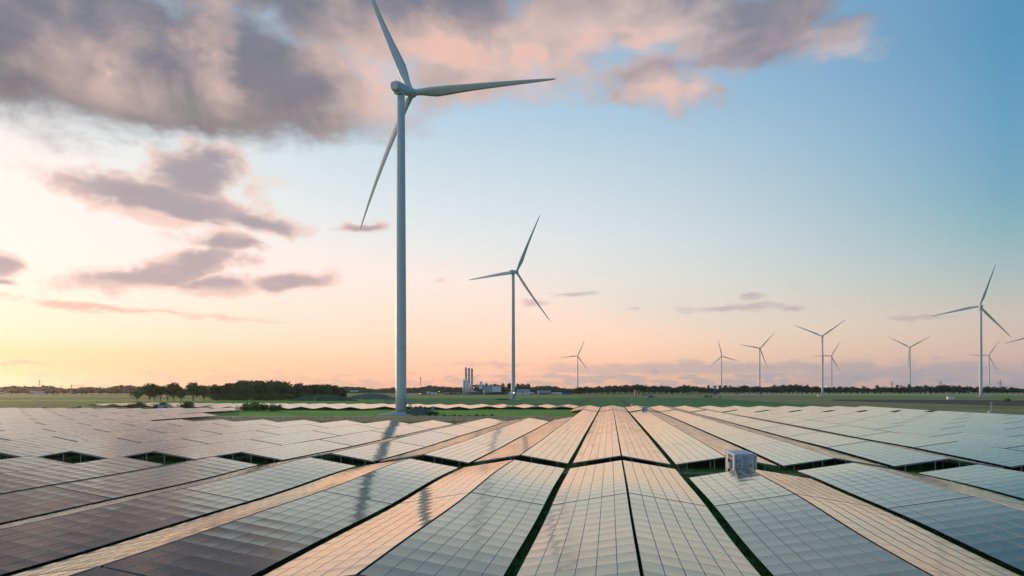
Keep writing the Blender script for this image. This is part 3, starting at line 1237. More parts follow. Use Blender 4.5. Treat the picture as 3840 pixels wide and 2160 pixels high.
# ------------------------------------------------------------------ vegetation
def crown_mesh(name, seed, h, w, trunk_h, n_cl, n_leaf, leaf, mat, flat=1.0, open_=0.0):
    """leaf-sized faces in clumps through the crown's volume"""
    r = random.Random(seed)
    mb = MB()
    cz, rz, rx = (h + trunk_h) / 2, (h - trunk_h) / 2, w / 2
    lobes = [(r.uniform(-.45, .45) * rx, r.uniform(-.45, .45) * rx, cz + r.uniform(-.45, .5) * rz, r.uniform(.45, .75)) for _ in range(6)]
    for c in range(n_cl):
        lx, ly, lz, ls = lobes[c % 6]
        a, e = r.uniform(0, 2 * math.pi), math.asin(r.uniform(-.75, 1))
        q = r.uniform(.55, 1.0) ** .6
        p = Vector((lx + ls * rx * q * math.cos(a) * math.cos(e), ly + ls * rx * q * math.sin(a) * math.cos(e), lz + ls * rz * q * math.sin(e) * flat))
        cr = (.16 + .12 * r.random()) * rx * (1 - open_ * .4)
        for _ in range(n_leaf):
            d = Vector((r.gauss(0, 1), r.gauss(0, 1), r.gauss(0, .75)))
            o = p + d * cr * .62
            s = leaf * r.uniform(.6, 1.3)
            ax = Vector((r.gauss(0, 1), r.gauss(0, 1), r.gauss(0, 1))).normalized()
            bx_ = ax.orthogonal().normalized()
            by_ = ax.cross(bx_)
            mb.quad(o - bx_ * s - by_ * s * .6, o + bx_ * s * .7 - by_ * s, o + bx_ * s + by_ * s * .6, o - bx_ * s * .7 + by_ * s)
    return mb.mesh(name, [mat])


def trunk_mesh(seed, h, w, trunk_h, rad):
    r = random.Random(seed + 99)
    mb = MB()
    top = Vector((r.uniform(-.3, .3), r.uniform(-.3, .3), h * .72))
    mb.tube([(0, 0, -.5), (0, 0, trunk_h * .6), (top.x * .4, top.y * .4, trunk_h * 1.2), top], [rad * 1.25, rad, rad * .75, rad * .15], 7)
    for i in range(6):
        a = 2 * math.pi * i / 6 + r.uniform(-.4, .4)
        z0 = trunk_h * r.uniform(.75, 1.3)
        L = w * r.uniform(.28, .42)
        mb.tube([(0, 0, z0), (L * .5 * math.cos(a), L * .5 * math.sin(a), z0 + L * .45), (L * math.cos(a), L * math.sin(a), z0 + L * 1.0)], [rad * .45, rad * .3, rad * .08], 5)
    return mb.mesh('trunk', [M['bark']])


def species(key, n, h, w, th, n_cl, n_leaf, leaf, mat, rad=.3, **kw):
    out = []
    for i in range(n):
        sd = hash((key, i)) if False else (sum(map(ord, key)) * 13 + i * 7)
        out.append((trunk_mesh(sd, h, w, th, rad), crown_mesh('crown', sd, h, w, th, n_cl, n_leaf, leaf, mat, **kw)))
    return out


SP_NEAR = species('near', 5, 16, 13.5, 3.0, 130, 15, .42, M['leaf_a'], .38)
SP_WOOD = species('wood', 6, 19, 15, 1.0, 110, 13, .60, M['leaf_b'], .35)
SP_FAR = species('far', 6, 22, 16, 2.5, 70, 9, 1.0, M['leaf_c'], .4)
SP_FARB = species('brown', 4, 17, 18, 1.5, 50, 8, 1.3, M['leaf_d'], .4)
SP_OPEN = species('poplar', 4, 25, 9.5, 6, 60, 8, .7, M['leaf_c'], .4, open_=.8)
SP_BUSH = species('bush', 4, 3.4, 6.5, .1, 70, 12, .20, M['scrub'], .06)
SP_SMALL = species('small', 3, 8, 8, 1.6, 60, 10, .45, M['leaf_d'], .2)


def tree(sp, p, s, label, cat='tree', group=None, name='tree', sx=1.0, base=None):
    z = ground_z(p[0], p[1]) if base is None else base
    t = thing(name, (p[0], p[1], z), label, cat, group, (0, 0, rng.uniform(0, 6.28)))
    t.scale = (s * sx, s * sx, s)
    tr, cr = sp[rng.randrange(len(sp))]
    put('trunk', tr, t)
    put('crown', cr, t)
    return t


# a row of trees standing in the field on the left
for i, (x, s, z, lab) in enumerate((
        (516, .78, 668, 'small thin-trunked tree, leftmost of the field tree row'),
        (560, 1.06, 690, 'large round tree, second from left in the field row'),
        (580, .98, 700, 'large leafy tree touching its rounder left neighbour in the field row'),
        (602, .93, 690, 'fourth tree from left in the field row, thin straight trunk'),
        (629, .98, 700, 'fifth tree from left in the field row, in mid clump'),
        (652, 1.10, 690, 'tallest tree of the field row with a tuft above its crown'),
        (679, .90, 690, 'lower tree right of the tufted tallest tree in the field row'),
        (724, 1.12, 690, 'big spreading tree, second from right in the field row'),
        (765, 1.03, 695, 'rightmost tree of the field row, beside the dense wood'))):
    tree(SP_NEAR, at(x, z), s, lab, group='trees in the field row', name='field_tree')
# the dense wood left of the first turbine
wd = random.Random(3)
for r_ in range(4):
    for i in range(15):
        x = 812 + i * 33.5 + wd.uniform(-9, 9) + r_ * 5
        if x > 1285:
            continue
        Z = 735 + r_ * 22 + wd.uniform(-6, 6) + max(0, x - 1000) * .35
        prof = .80 + .28 * math.sin(math.pi * min(1, max(0, (x - 770) / 520)) ** .8)
        tree(SP_WOOD, at(x, Z), prof * wd.uniform(.88, 1.06), 'broadleaf tree packed into the dense dark-green wood left of the nearest turbine',
             group='trees of the dense wood', name='wood_tree', sx=1.05)
for i in range(26):
    x = 800 + i * 18.5 + wd.uniform(-4, 4)
    tree(SP_BUSH, at(x, 716 + max(0, x - 1000) * .35 + wd.uniform(-4, 4)), wd.uniform(1.5, 2.3), f'undergrowth bush along the front of the dense wood, {ORD[i + 1]} from left', 'bush', 'undergrowth along the dense wood', 'bush')
# wood along the right horizon
for r_ in range(3):
    x = 2172.0
    while x < 3900:
        Z = 1880 + r_ * 45 + wd.uniform(-12, 12)
        s = wd.uniform(.74, 1.08) * (1 + .12 * math.sin(x / 90.0) + .06 * math.sin(x / 31.0))
        if x > 3060:
            s *= .93
        tree(SP_FAR, at(x, Z), s, 'dark green tree in the long wood along the right horizon', group='trees of the right-hand wood', name='wood_tree', sx=1.35)
        x += wd.uniform(17, 25)
for i, (x, s) in enumerate(((2655, 1.2), (2680, 1.18), (2700, 1.22), (2720, 1.25), (2738, 1.2), (2840, 1.1), (3240, 1.15), (3290, 1.25), (3365, 1.3), (3380, 1.2), (3410, 1.35), (3472, 1.25), (3540, 1.2), (3600, 1.2))):
    tree(SP_OPEN, at(x, 1875), s * .80, f'tall sparse tree above the right-hand wood, {ORD[i + 1]} from left', group='sparse trees above the wood', name='sparse_tree', sx=1.1)
# poplars behind the power station
for i, x in enumerate((1772, 1783, 1795, 1812, 1826, 1840, 1854, 1868, 1878, 1886, 1906, 1916, 1940, 1949, 1958, 1968, 1976, 1984)):
    tree(SP_OPEN, at(x, 1760), wd.uniform(1.0, 1.14), f'sparse poplar behind the power station, {ORD[i + 1]} from left', group='poplars behind the power station', name='poplar', sx=1.15)
# far wood belts: tree masses too distant to pick apart
def belt(name, label, x0, x1, Z0, Z1, h0, h1, step, mats, seed, base=0.0):
    r = random.Random(seed)
    mb = MB()
    x = x0
    while x < x1:
        Z = r.uniform(Z0, Z1)
        p = at(x, Z)
        h = r.uniform(h0, h1) * (1 + .18 * math.sin(x / 61.0) + .12 * math.sin(x / 23.0))
        w = h * r.uniform(.7, 1.1)
        for _ in range(46):
            a, e = r.uniform(0, 6.28), r.uniform(-.2, 1.5)
            q = r.uniform(.5, 1)
            o = p + Vector((w * .5 * q * math.cos(a) * math.cos(e), w * .5 * q * math.sin(a) * math.cos(e), base + h * (.42 + .55 * q * math.sin(e))))
            s = h * .085 * r.uniform(.6, 1.3)
            ax = Vector((r.gauss(0, 1), r.gauss(0, 1), r.gauss(0, 1))).normalized()
            b1 = ax.orthogonal().normalized() * s
            b2 = ax.cross(b1)
            mb.quad(o - b1 - b2 * .6, o + b1 * .7 - b2, o + b1 + b2 * .6, o - b1 * .7 + b2)
        for _ in range(16):
            o = p + Vector((r.uniform(-.5, .5) * w, r.uniform(-.5, .5) * w, base + h * r.uniform(.02, .45)))
            s = h * .12
            mb.quad(o + Vector((-s, 0, -s)), o + Vector((s, r.uniform(-s, s), -s)), o + Vector((s, 0, s)), o + Vector((-s, r.uniform(-s, s), s)))
        x += step * r.uniform(.6, 1.4)
    mb.build(name, mats, label=label, cat='wood', kind='stuff')


belt('far_wood', 'brownish belt of far woodland along the left horizon', -60, 900, 2500, 2900, 18, 25, 2.4, M['leaf_d'], 11)
belt('far_wood', 'far woodland belt behind the nearest turbine tower and power station', 860, 2200, 2600, 3000, 19, 24, 2.6, M['leaf_c'], 12)
belt('far_wood', 'low far woodland behind the sheds right of the power station', 1780, 2180, 2050, 2200, 13, 17, 3.0, M['leaf_c'], 13)
# scattered trees along the left field edge
for i, x in enumerate((46, 64, 104, 174, 198, 217, 240, 282, 306, 322, 345, 380, 414, 437, 490, 505, 540)):
    tree(SP_SMALL, at(x, 1480 + (i % 4) * 40), wd.uniform(1.0, 1.45), f'small hazy tree on the far left field edge, {ORD[i + 1]} from left', group='trees along the far field edge', name='hedge_tree')
# bushes behind the panels on the left
for x, Z, s, lab in ((519, 372, 1.3, 'round green bush behind the panels, left of the pale blue container'),
                     (609, 380, 1.2, 'bush just behind the pale blue container'),
                     (700, 366, 1.4, 'round dark bush right of the pale blue container'),
                     (916, 352, 1.15, 'ragged bush at the left end of the long scrub clump'),
                     (950, 350, 1.35, 'tall ragged bush in the middle of the scrub clump'),
                     (985, 352, 1.1, 'mid-sized bush in the scrub clump behind the panel edge'),
                     (1018, 350, .95, 'low bush near the right end of the scrub clump'),
                     (1046, 350, .95, 'smallest bush at the right end of the scrub clump')):
    tree(SP_BUSH, at(x, Z), s, lab, 'bush', 'bushes behind the panels', 'bush')
for i in range(9):
    tree(SP_BUSH, at(1610 + i * 29 + wd.uniform(-6, 6), 291 + wd.uniform(-3, 3)), wd.uniform(.14, .26), f'small weedy shrub right of the nearest turbine base, {ORD[i + 1]} from left', 'shrub', 'weedy shrubs in the meadow', 'shrub')
tree(SP_BUSH, at(1560, 292), .42, 'yellowish shrub at the right edge of the nearest turbine base', 'shrub', None, 'shrub')
tree(SP_BUSH, at(3775, 640), .9, 'lone dark bush beside the ploughed strip at far right', 'bush', None, 'bush')


def mound(name, c, rx, ry, h, mat, label, seed, rough=.25, kind=None):
    r = random.Random(seed)
    mb = MB()
    n, m_ = 36, 10
    ph = [r.uniform(0, 6) for _ in range(6)]
    for j in range(m_ + 1):
        t = j / m_
        for i in range(n):
            a = 2 * math.pi * i / n
            w = 1 + .12 * math.sin(3 * a + ph[0]) + .08 * math.sin(5 * a + ph[1])
            q = t * w
            z = h * (1 - t * t) ** 1.2 * (1 + rough * math.sin(4 * a + ph[2] + t * 5) * t + rough * .6 * math.sin(9 * a + ph[3] - t * 9) * t) - .15 * t
            mb.v.append((rx * q * math.cos(a), ry * q * math.sin(a), z))
    for j in range(m_):
        for i in range(n):
            a, b = j * n + i, j * n + (i + 1) % n
            mb.face((a, a + n, b + n, b), 0, True)
    o = mb.build(name, mat, None, loc=(c[0], c[1], ground_z(c[0], c[1])), label=label, cat='mound')
    return o


mound('earth_mound', at(1573, 303), 7.2, 5.5, 3.4, M['gravel'], 'brown overgrown earth heap right of the nearest turbine base', 4, .3)
for i, (dx, dz, s) in enumerate(((-5, 1.2, .26), (-1.5, 3.0, .25), (2.5, 2.7, .3), (5.5, .3, .42), (7.0, -.2, .40), (4.5, -.1, .45), (0.5, 3.2, .25))):
    p = at(1573, 300) + Vector((dx, 0, 0))
    tree(SP_BUSH, p, s, f'scrubby plant on the brown earth heap by the nearest turbine, {ORD[i + 1]} of seven', 'shrub', 'scrub on the earth heap', 'shrub', base=max(0, dz - .2))
mound('grass_mound', at(1222, 690), 34, 14, 6.2, plain('mound_grass', (.050, .082, .030), .95, 0, .45, .25, .6), 'long grassy mound in front of the dense wood', 5, .08)
mound('gravel_heap', at(1395, 820), 30, 20, 6.8, M['gravel'], 'pale grey gravel heap just left of the nearest turbine tower', 6, .15)
mound('earth_mound', at(1885, 742), 12, 5, 1.6, M['soil'], 'low brown heap of earth beside the second turbine base', 7, .25)

# ------------------------------------------------------------------ transformer containers among the panels
def triangle_sign(parent, x, y, z):
    mb = MB()
    s = .17
    for off, k, m in ((0, 1.0, 1), (-.004, .78, 0)):
        a = [(x - s * k, y + off, z - s * .58 * k), (x + s * k, y + off, z - s * .58 * k), (x, y + off, z + s * 1.15 * k)]
        n = len(mb.v)
        mb.v += a
        mb.face((n, n + 1, n + 2), m)
    # lightning bolt
    mb.quad((x + .015, y - .008, z + .10), (x - .045, y - .008, z + .01), (x - .01, y - .008, z + .0), (x + .03, y - .008, z + .06), 1)
    mb.quad((x + .045, y - .008, z + .02), (x + .0, y - .008, z + .03), (x - .02, y - .008, z - .08), (x + .01, y - .008, z - .03), 1)
    return mb.build('warning_sign', [M['orange'], M['black']], parent)


def container(k, u0, label, full=True):
    v = V0 + PER * k
    W, L, H, Z0 = 2.44, 6.06, 2.8, .32
    t = thing('transformer_container', rf(u0, v, terrain(u0, v)), label, 'container', 'transformer containers in the rows', (0, 0, -ROW))
    hw = W / 2
    mb = MB()
    for x in (-hw + .08, hw - .08):
        for y in (.08, L - .08):
            mb.box((x, y, Z0 + H / 2), (.16, .16, H))
    for z in (Z0 + .08, Z0 + H - .08):
        for x in (-hw + .07, hw - .07):
            mb.box((x, L / 2, z), (.12, L - .32, .15))
        for y in (.07, L - .07):
            mb.box((0, y, z), (W - .32, .12, .15))
    for x in (-hw + .09, hw - .09):
        for y in (.09, L - .09):
            for z in (Z0 + .06, Z0 + H - .06):
                mb.box((x, y, z), (.19, .19, .13))
    mb.build('frame', M['cont'], t)
    mb = MB()
    mb.box((0, L / 2, Z0 + H - .02), (W - .14, L - .14, .05))
    for i in range(9):
        mb.box((0, .5 + i * (L - 1) / 8, Z0 + H + .012), (W - .5, .16, .02))
    mb.build('roof', M['cont_roof'], t)
    mb = MB()
    n = 22
    for i in range(n):
        y0, y1 = .16 + (L - .32) * i / n, .16 + (L - .32) * (i + 1) / n
        d0, d1 = (.0, .0) if i % 2 else (.05, .05)
        x0 = hw - .05 - d0
        mb.quad((x0, y0, Z0 + .15), (x0, y1, Z0 + .15), (x0, y1, Z0 + H - .15), (x0, y0, Z0 + H - .15))
        if i:
            mb.quad((hw - .05, y0, Z0 + .15), (hw - .10, y0, Z0 + .15), (hw - .10, y0, Z0 + H - .15), (hw - .05, y0, Z0 + H - .15))
    mb.build('side_wall', M['cont'], t)
    mb = MB()
    mb.box((0, L - .10, Z0 + H / 2), (W - .32, .04, H - .3))
    mb.build('rear_wall', M['cont'], t)
    mb = MB()
    mb.box((0, L / 2, Z0 + .1), (W - .3, L - .3, .1))
    for x in (-.9, .9):
        for y in (.5, L - .5):
            mb.box((x, y, Z0 / 2 - .15), (.35, .5, Z0 + .3 - .01))
    mb.build('floor', M['steel'], t)
    if not full:
        mb = MB()
        mb.box((0, .09, Z0 + H / 2), (W - .32, .05, H - .3))
        mb.box((-.0, .05, Z0 + H / 2), (.05, .03, H - .4), mat=1)
        mb.box((-.6, .05, Z0 + 1.5), (.5, .02, .8), mat=1)
        mb.build('door', [M['cont'], M['cont_in']], t)
        mb = MB()
        mb.box((-hw + .12, L / 2, Z0 + H / 2), (.05, L - .32, H - .3))
        mb.build('side_wall', M['cont'], t)
        return t
    # two front doors
    for s in (-1, 1):
        xc = s * (hw - .16) / 2
        mb = MB()
        mb.box((xc, .10, Z0 + H / 2), ((hw - .16) - .03, .05, H - .32))
        for z in (.55, 1.0, 1.45, 1.9, 2.35):
            mb.box((xc + s * .02, .068, Z0 + z), ((hw - .16) * .72, .02, .10))
        dr = mb.build('door', M['cont'], t)
        mb = MB()
        for xx in (s * .10, s * .28, s * (hw - .24)):
            mb.tube([(xx, .045, Z0 + .12), (xx, .045, Z0 + H - .14)], [.018, .018], 6)
        for z in (.35, 1.45, 2.55):
            mb.box((s * (hw - .17), .045, Z0 + z), (.09, .03, .10))
        mb.build('locking_bar', M['turbine_dark'], dr)
        mb = MB()
        mb.box((s * .19, .03, Z0 + 1.15), (.26, .02, .04))
        mb.build('handle', M['steel'], dr)
        triangle_sign(dr, xc - .12 * (s < 0) + .02, .045, Z0 + 1.62)
        mb = MB()
        mb.box((xc - .05, .054, Z0 + 2.36), (.42, .01, .035))
        mb.build('lettering', M['darkplant'], dr)
    dr = [c for c in t.children if c.name.startswith('door')][0]
    for z, h in ((2.08, .30), (1.12, .46)):
        mb = MB()
        mb.box((-.72, .05, Z0 + z), (.46, .016, h))
        for i in range(7):
            mb.box((-.72, .04, Z0 + z - h * .4 + i * h * .13), (.40, .008, h * .04), mat=1)
        mb.build('vent_plate', [M['plate'], M['darkplant']], dr)
    mb = MB()
    mb.box((0, .02, Z0 + H + .03), (W - .4, .05, .06))
    mb.build('rain_gutter', M['cont_in'], t)
    # the open left side: posts, lattice and the gear behind
    x = -hw + .05
    for y in (1.35, 2.7, 4.4):
        mb = MB()
        mb.box((x, y, Z0 + H / 2), (.09, .10, H - .3))
        mb.build('side_post', M['cont'], t)
    for z, y0, y1 in ((Z0 + 2.15, 1.35, 4.4), (Z0 + .95, 1.35, 4.4), (Z0 + 1.5, 4.4, 5.9)):
        mb = MB()
        mb.box((x, (y0 + y1) / 2, z), (.08, y1 - y0 - .1, .10))
        mb.build('side_rail', M['cont'], t)
    for i in range(4):
        y = 1.42 + i * .74
        mb = MB()
        mb.bar((x - .005, y, Z0 + 2.7), (x - .005, y + .37, Z0 + 2.2), .05)
        mb.bar((x - .005, y + .37, Z0 + 2.2), (x - .005, y + .74, Z0 + 2.7), .05)
        mb.build('lattice_brace', M['cont'], t)
    mb = MB()
    mb.bar((x - .012, 1.4, Z0 + .95), (x - .012, 4.35, Z0 + .3), .07)
    mb.build('lattice_brace', M['cont'], t)
    for y0, y1 in ((.2, 1.3), (4.5, 5.9)):
        mb = MB()
        mb.box((x + .03, (y0 + y1) / 2, Z0 + H / 2), (.04, y1 - y0, H - .32))
        for i in range(3):
            mb.box((x, (y0 + y1) / 2, Z0 + .7 + i * .75), (.03, (y1 - y0) * .8, .06))
        mb.build('side_panel', M['cont'], t)
    mb = MB()
    mb.box((.15, 2.9, Z0 + 1.15), (1.5, 2.5, 1.9))
    for i in range(10):
        mb.box((-.68, 1.8 + i * .24, Z0 + 1.1), (.16, .05, 1.5))
    mb.build('transformer', M['cont_in'], t)
    mb = MB()
    mb.box((x - .18, 1.9, Z0 + 1.45), (.34, .7, .62))
    for i in range(5):
        mb.box((x - .355, 1.9, Z0 + 1.22 + i * .11), (.02, .6, .03))
    mb.build('switch_box', M['plate'], t)
    mb = MB()
    mb.tube([(x - .2, 1.75, Z0 + 1.14), (x - .22, 1.6, Z0 + .8), (x - .1, 1.5, Z0 + .62), (x, 1.2, Z0 + .75), (x + .1, 1.0, Z0 + .5)], [.035] * 5, 6)
    mb.build('cable', M['black'], t)
    return t


container(1, 81.3, 'white transformer container with two orange warning triangles, beside the gravel track')
container(1, 310.0, 'small distant pale container where the first row right of centre ends', full=False)


def cabinet(px, Z, w, d, h, label, mats, base=None, name='equipment_cabinet', windows=0, rot=0.0):
    p = at(px, Z)
    t = thing(name, (p.x, p.y, ground_z(p.x, p.y) if base is None else base), label, 'cabinet', None, (0, 0, rot))
    mb = MB()
    mb.box((0, 0, h / 2), (w, d, h))
    mb.box((0, 0, h + .05), (w + .15, d + .15, .1))
    mb.build('body', mats, t)
    mb = MB()
    mb.box((0, 0, .02), (w + .3, d + .3, .2))
    mb.build('base', M['concrete'], t)
    n = max(2, int(w / 1.0))
    for i in range(n):
        mb = MB()
        x = -w / 2 + w * (i + .5) / n
        mb.box((x, -d / 2 - .01, h * .48), (w / n * .82, .03, h * .8))
        dd = mb.build('door', mats, t)
        mb = MB()
        mb.box((x + w / n * .3, -d / 2 - .04, h * .5), (.04, .03, .2))
        mb.build('handle', M['turbine_dark'], dd)
    for i in range(windows):
        mb = MB()
        mb.box((w * (.02 + i * .12), -d / 2 - .03, h * .55), (w * .095, .05, h * .45))
        mb.build('vent', M['glass'], t)
    return t


cabinet(618, 362, 6.06, 2.4, 2.6, 'long pale blue container with three dark vents behind the left panels', M['bluegrey'], name='equipment_container', windows=3)
t = cabinet(148, 360, 5.4, 2.4, 1.7, 'low grey-green cabinet with a raised middle behind the far left panels', M['teal'], name='equipment_cabinet')
mb = MB()
mb.box((0, 0, 2.25), (.9, .9, 1.0))
mb.build('turret', M['palegrey'], t)
cabinet(2370, 432, .95, .9, 1.35, 'tiny pale cabinet behind the end of the first row right of centre', M['palegrey'], base=.75, name='equipment_cabinet')
cabinet(3564, 800, 7.2, 2.5, 3.2, 'grey ribbed cabinet standing in the grass left of the right-edge turbine', M['palegrey'], name='equipment_cabinet')
cabinet(3072, 1160, 4.5, 2.5, 3.0, 'small grey cabinet at the foot of the V-bladed turbine', M['palegrey'], name='equipment_cabinet')
cabinet(867, 352, 1.0, .7, 1.6, 'small white box on the dark side of the left panel edge', M['palegrey'], name='equipment_cabinet')
cabinet(1623, 318, 1.1, 1.0, 3.2, 'narrow blue-grey cabinet behind the brown earth heap', M['bluegrey'], name='equipment_cabinet')


def weather_post(px, Z, h, label):
    p = at(px, Z)
    t = thing('weather_station', (p.x, p.y, ground_z(p.x, p.y)), label, 'weather station')
    mb = MB()
    mb.box((-.0, 0, .55), (2.2, 1.2, 1.1))
    mb.box((-.8, -.02, .57), (.55, 1.22, 1.12), mat=1)
    mb.build('base_block', [M['concrete'], M['white']], t)
    mb = MB()
    mb.tube([(.1, 0, 1.1), (.1, 0, h)], [.09, .06], 8)
    mb.build('mast', M['white'], t)
    mb = MB()
    mb.bar((-.5, 0, h - .3), (.8, 0, h - .3), .06)
    mb.box((.75, 0, h - .15), (.22, .22, .22))
    mb.lathe([(.05, 0), (.16, .05), (.16, .12), (.04, .2)], 10, c=(-.45, 0, h - .28))
    mb.build('sensor_arm', M['white'], t)


weather_post(3716, 318, 5.0, 'weather mast on a concrete block at the right panel edge')
weather_post(1181, 545, 4.5, 'thin weather mast in the field in front of the grassy mound')
weather_post(2372, 800, 3.0, 'tiny pale mast in the crop field right of centre')

# white marker posts along the gravel track
for x, Z, lab in ((2665, 93.2, 'thin white marker post by the gravel track, left of the container'),
                  (2543, 93.4, 'thin white marker post by the gravel track near the central row'),
                  (2922, 93.0, 'thin white marker post by the gravel track, right of the container')):
    p = at(x, Z)
    mb = MB()
    mb.tube([(0, 0, -.2), (0, 0, 1.0)], [.04, .035], 6)
    mb.box((0, 0, 1.02), (.09, .09, .05))
    mb.build('marker_post', M['white'], None, loc=(p.x, p.y, ground_z(p.x, p.y)), label=lab, cat='marker post', group='marker posts along the track')

# ------------------------------------------------------------------ power station and sheds on the horizon
PZ = 1640.0


def pxm(d, Z=PZ):
    return d * Z / FP


def chimney(px, top, wpx, label, Z=PZ):
    p = at(px, Z + 18)
    h = zat(top, Z + 18)
    r = pxm(wpx, Z) / 2
    t = thing('chimney', (p.x, p.y, 0), label, 'chimney', 'three power station chimneys')
    mb = MB()
    mb.lathe([(r * 1.05, 0), (r, h * .1), (r * .98, h - 1.2), (r * 1.05, h - 1.0), (r * 1.05, h), (r * .8, h), (r * .8, h - 2)], 24)
    mb.build('shaft', M['stack'], t)
    mb = MB()
    for z in (h * .45, h * .72):
        mb.lathe([(r * 1.01, z), (r * 1.3, z), (r * 1.3, z + .3), (r * 1.01, z + .3)], 20)
    mb.build('gallery', M['darkplant'], t)


chimney(1747.3, 1377.5, 8.6, 'tallest, leftmost of the three grey power station chimneys')
chimney(1758.7, 1379.8, 8.4, 'middle one of the three grey power station chimneys')
chimney(1769.8, 1382, 8.2, 'rightmost, lowest of the three grey power station chimneys')


def silo(px, top, wpx, label, Z=PZ, m=None):
    p = at(px, Z)
    h = zat(top, Z)
    r = pxm(wpx, Z) / 2
    t = thing('silo', (p.x, p.y, 0), label, 'silo', 'silos of the power station')
    mb = MB()
    mb.lathe([(r, 0), (r, h - r * .6), (r * .85, h - r * .2), (r * .45, h), (.1, h + .1)], 24)
    mb.build('shell', m or M['white'], t)
    mb = MB()
    mb.box((r * .6, -r * .85, h * .5), (.5, .4, h * .96))
    mb.build('ladder', M['darkplant'], t)


silo(1739.5, 1424.5, 9.0, 'tall white silo, left of the pair before the chimneys')
silo(1751.5, 1424.3, 9.2, 'tall white silo, right of the pair before the chimneys')
silo(1760.5, 1436, 6.5, 'half-hidden white silo behind the tall pair', PZ + 8)
silo(1816, 1462, 6.6, 'small white tank with a faded red stripe before the boiler house', PZ - 25)
silo(2017.5, 1465, 4.6, 'small white tank at the left end of the long blue-grey shed', PZ - 40)


def block(name, px0, px1, top, bot, Z, depth, label, mat, cat='building', gable=False, parts=()):
    p = at((px0 + px1) / 2, Z)
    w = pxm(px1 - px0, Z)
    z1, z0 = zat(top, Z), max(0.0, zat(bot, Z))
    t = thing(name, (p.x, p.y + depth / 2, 0), label, cat)
    mb = MB()
    mb.box((0, 0, (z0 + z1) / 2), (w, depth, z1 - z0))
    n = max(3, int(w / 3.0))
    for i in range(n + 1):
        mb.box((-w / 2 + w * i / n, -depth / 2 - .08, (z0 + z1) / 2), (.25, .16, z1 - z0 - .2))
    mb.build('wall', mat, t)
    mb = MB()
    if gable:
        hgt = w * .16
        for s in (-1, 1):
            mb.quad((s * (w / 2 + .4), -depth / 2 - .5, z1 - .1), (0, -depth / 2 - .5, z1 + hgt), (0, depth / 2 + .5, z1 + hgt), (s * (w / 2 + .4), depth / 2 + .5, z1 - .1))
        a = -depth / 2 - .02
        n0 = len(mb.v)
        mb.v += [(-w / 2, a, z1), (w / 2, a, z1), (0, a, z1 + hgt)]
        mb.face((n0, n0 + 1, n0 + 2))
    else:
        mb.box((0, 0, z1 + .2), (w + .5, depth + .5, .4))
    mb.build('roof', M['palegrey'] if gable else mat, t)
    for kind, a, b, c, d in parts:
        mb = MB()
        x0, x1 = -w / 2 + w * a, -w / 2 + w * b
        y = -depth / 2 - .2
        mb.box(((x0 + x1) / 2, y, z0 + (z1 - z0) * (c + d) / 2), (x1 - x0, .25, (z1 - z0) * (d - c)))
        mb.build(kind, M['glass'] if kind == 'window' else M['darkplant'], t)
    if z0 > .5:
        for i in range(7):
            mb = MB()
            mb.box((-w / 2 + w * (i + .5) / 7, -depth / 2 + 1, z0 / 2), (.9, .9, z0))
            mb.build('column', M['darkplant'], t)
    return t


bh = block('boiler_house', 1808, 1846, 1448.5, 1472, PZ, 26, 'dark blue-grey half of the raised boiler house', M['bluegrey'])
for i in range(5):
    mb = MB()
    mb.lathe([(1.0, 0), (1.0, 2.2), (1.3, 2.3), (1.3, 2.9)], 12, c=(-9 + i * 4.5, -8, zat(1448.5, PZ) + .2))
    mb.build('roof_vent', M['stack'], bh)
bh = block('boiler_house', 1846.3, 1878.5, 1450.5, 1470, PZ - 1, 26, 'pale grey half of the raised boiler house', M['palegrey'])
for i in range(5):
    mb = MB()
    mb.lathe([(.7, 0), (.7, 1.2), (.9, 1.3), (.9, 1.7)], 10, c=(-6 + i * 3.2, -9, zat(1450.5, PZ) + .2))
    mb.build('roof_vent', M['white'], bh)
block('process_hall', 1812, 1900, 1470, 1481, PZ + 6, 18, 'dark pipework hall beneath the boiler house', M['darkplant'])
block('green_shed', 1757.5, 1787, 1468.5, 1481, PZ - 22, 22, 'dark green gabled shed at the foot of the chimneys', M['greenmetal'], gable=True, parts=(('door', .4, .6, 0, .7),))
tw = block('process_tower', 1799.5, 1808.5, 1432, 1459, PZ - 6, 6, 'narrow white process tower on legs before the boiler house', M['white'], 'tower')
mb = MB()
mb.box((-3.6, 0, zat(1452, PZ)), (2.6, 5, pxm(14)))
mb.build('side_box', M['white'], tw)
for x in (-1.6, 1.8):
    mb = MB()
    mb.tube([(x, 0, zat(1432, PZ)), (x, 0, zat(1427, PZ))], [.15, .1], 6)
    mb.build('antenna', M['darkplant'], tw)
block('pump_house', 1788, 1806, 1466, 1481, PZ - 12, 10, 'low grey-green house between green shed and process tower', M['greenmetal'])
block('substation', 1664, 1730, 1468.5, 1481, PZ + 4, 12, 'dark low substation with pale insulators left of the silos', M['darkplant'])
for i in range(10):
    p = at(1667 + i * 6.4, PZ - 8)
    mb = MB()
    mb.lathe([(.5, 0), (.5, 3.6), (.9, 3.8), (.9, 4.8), (.4, 5.2)], 10)
    mb.build('insulator', M['white'], None, loc=(p.x, p.y, 0), label=f'pale insulator post before the dark substation, {ORD[i + 1]} from left', cat='insulator', group='insulators of the substation')
block('brick_tower', 1691, 1698, 1461, 1481, PZ - 14, 5, 'slim brownish tower standing in the dark substation', M['rust'], 'tower')
block('office', 1599, 1609, 1469, 1478, PZ - 10, 8, 'small white flat-roofed office left of the substation', M['white'], parts=(('window', .1, .9, .3, .55),))
block('warehouse', 1608, 1636, 1472, 1480, PZ - 14, 12, 'pale low warehouse left of the substation', M['palegrey'], parts=(('door', .1, .25, 0, .8), ('door', .6, .75, 0, .8)))
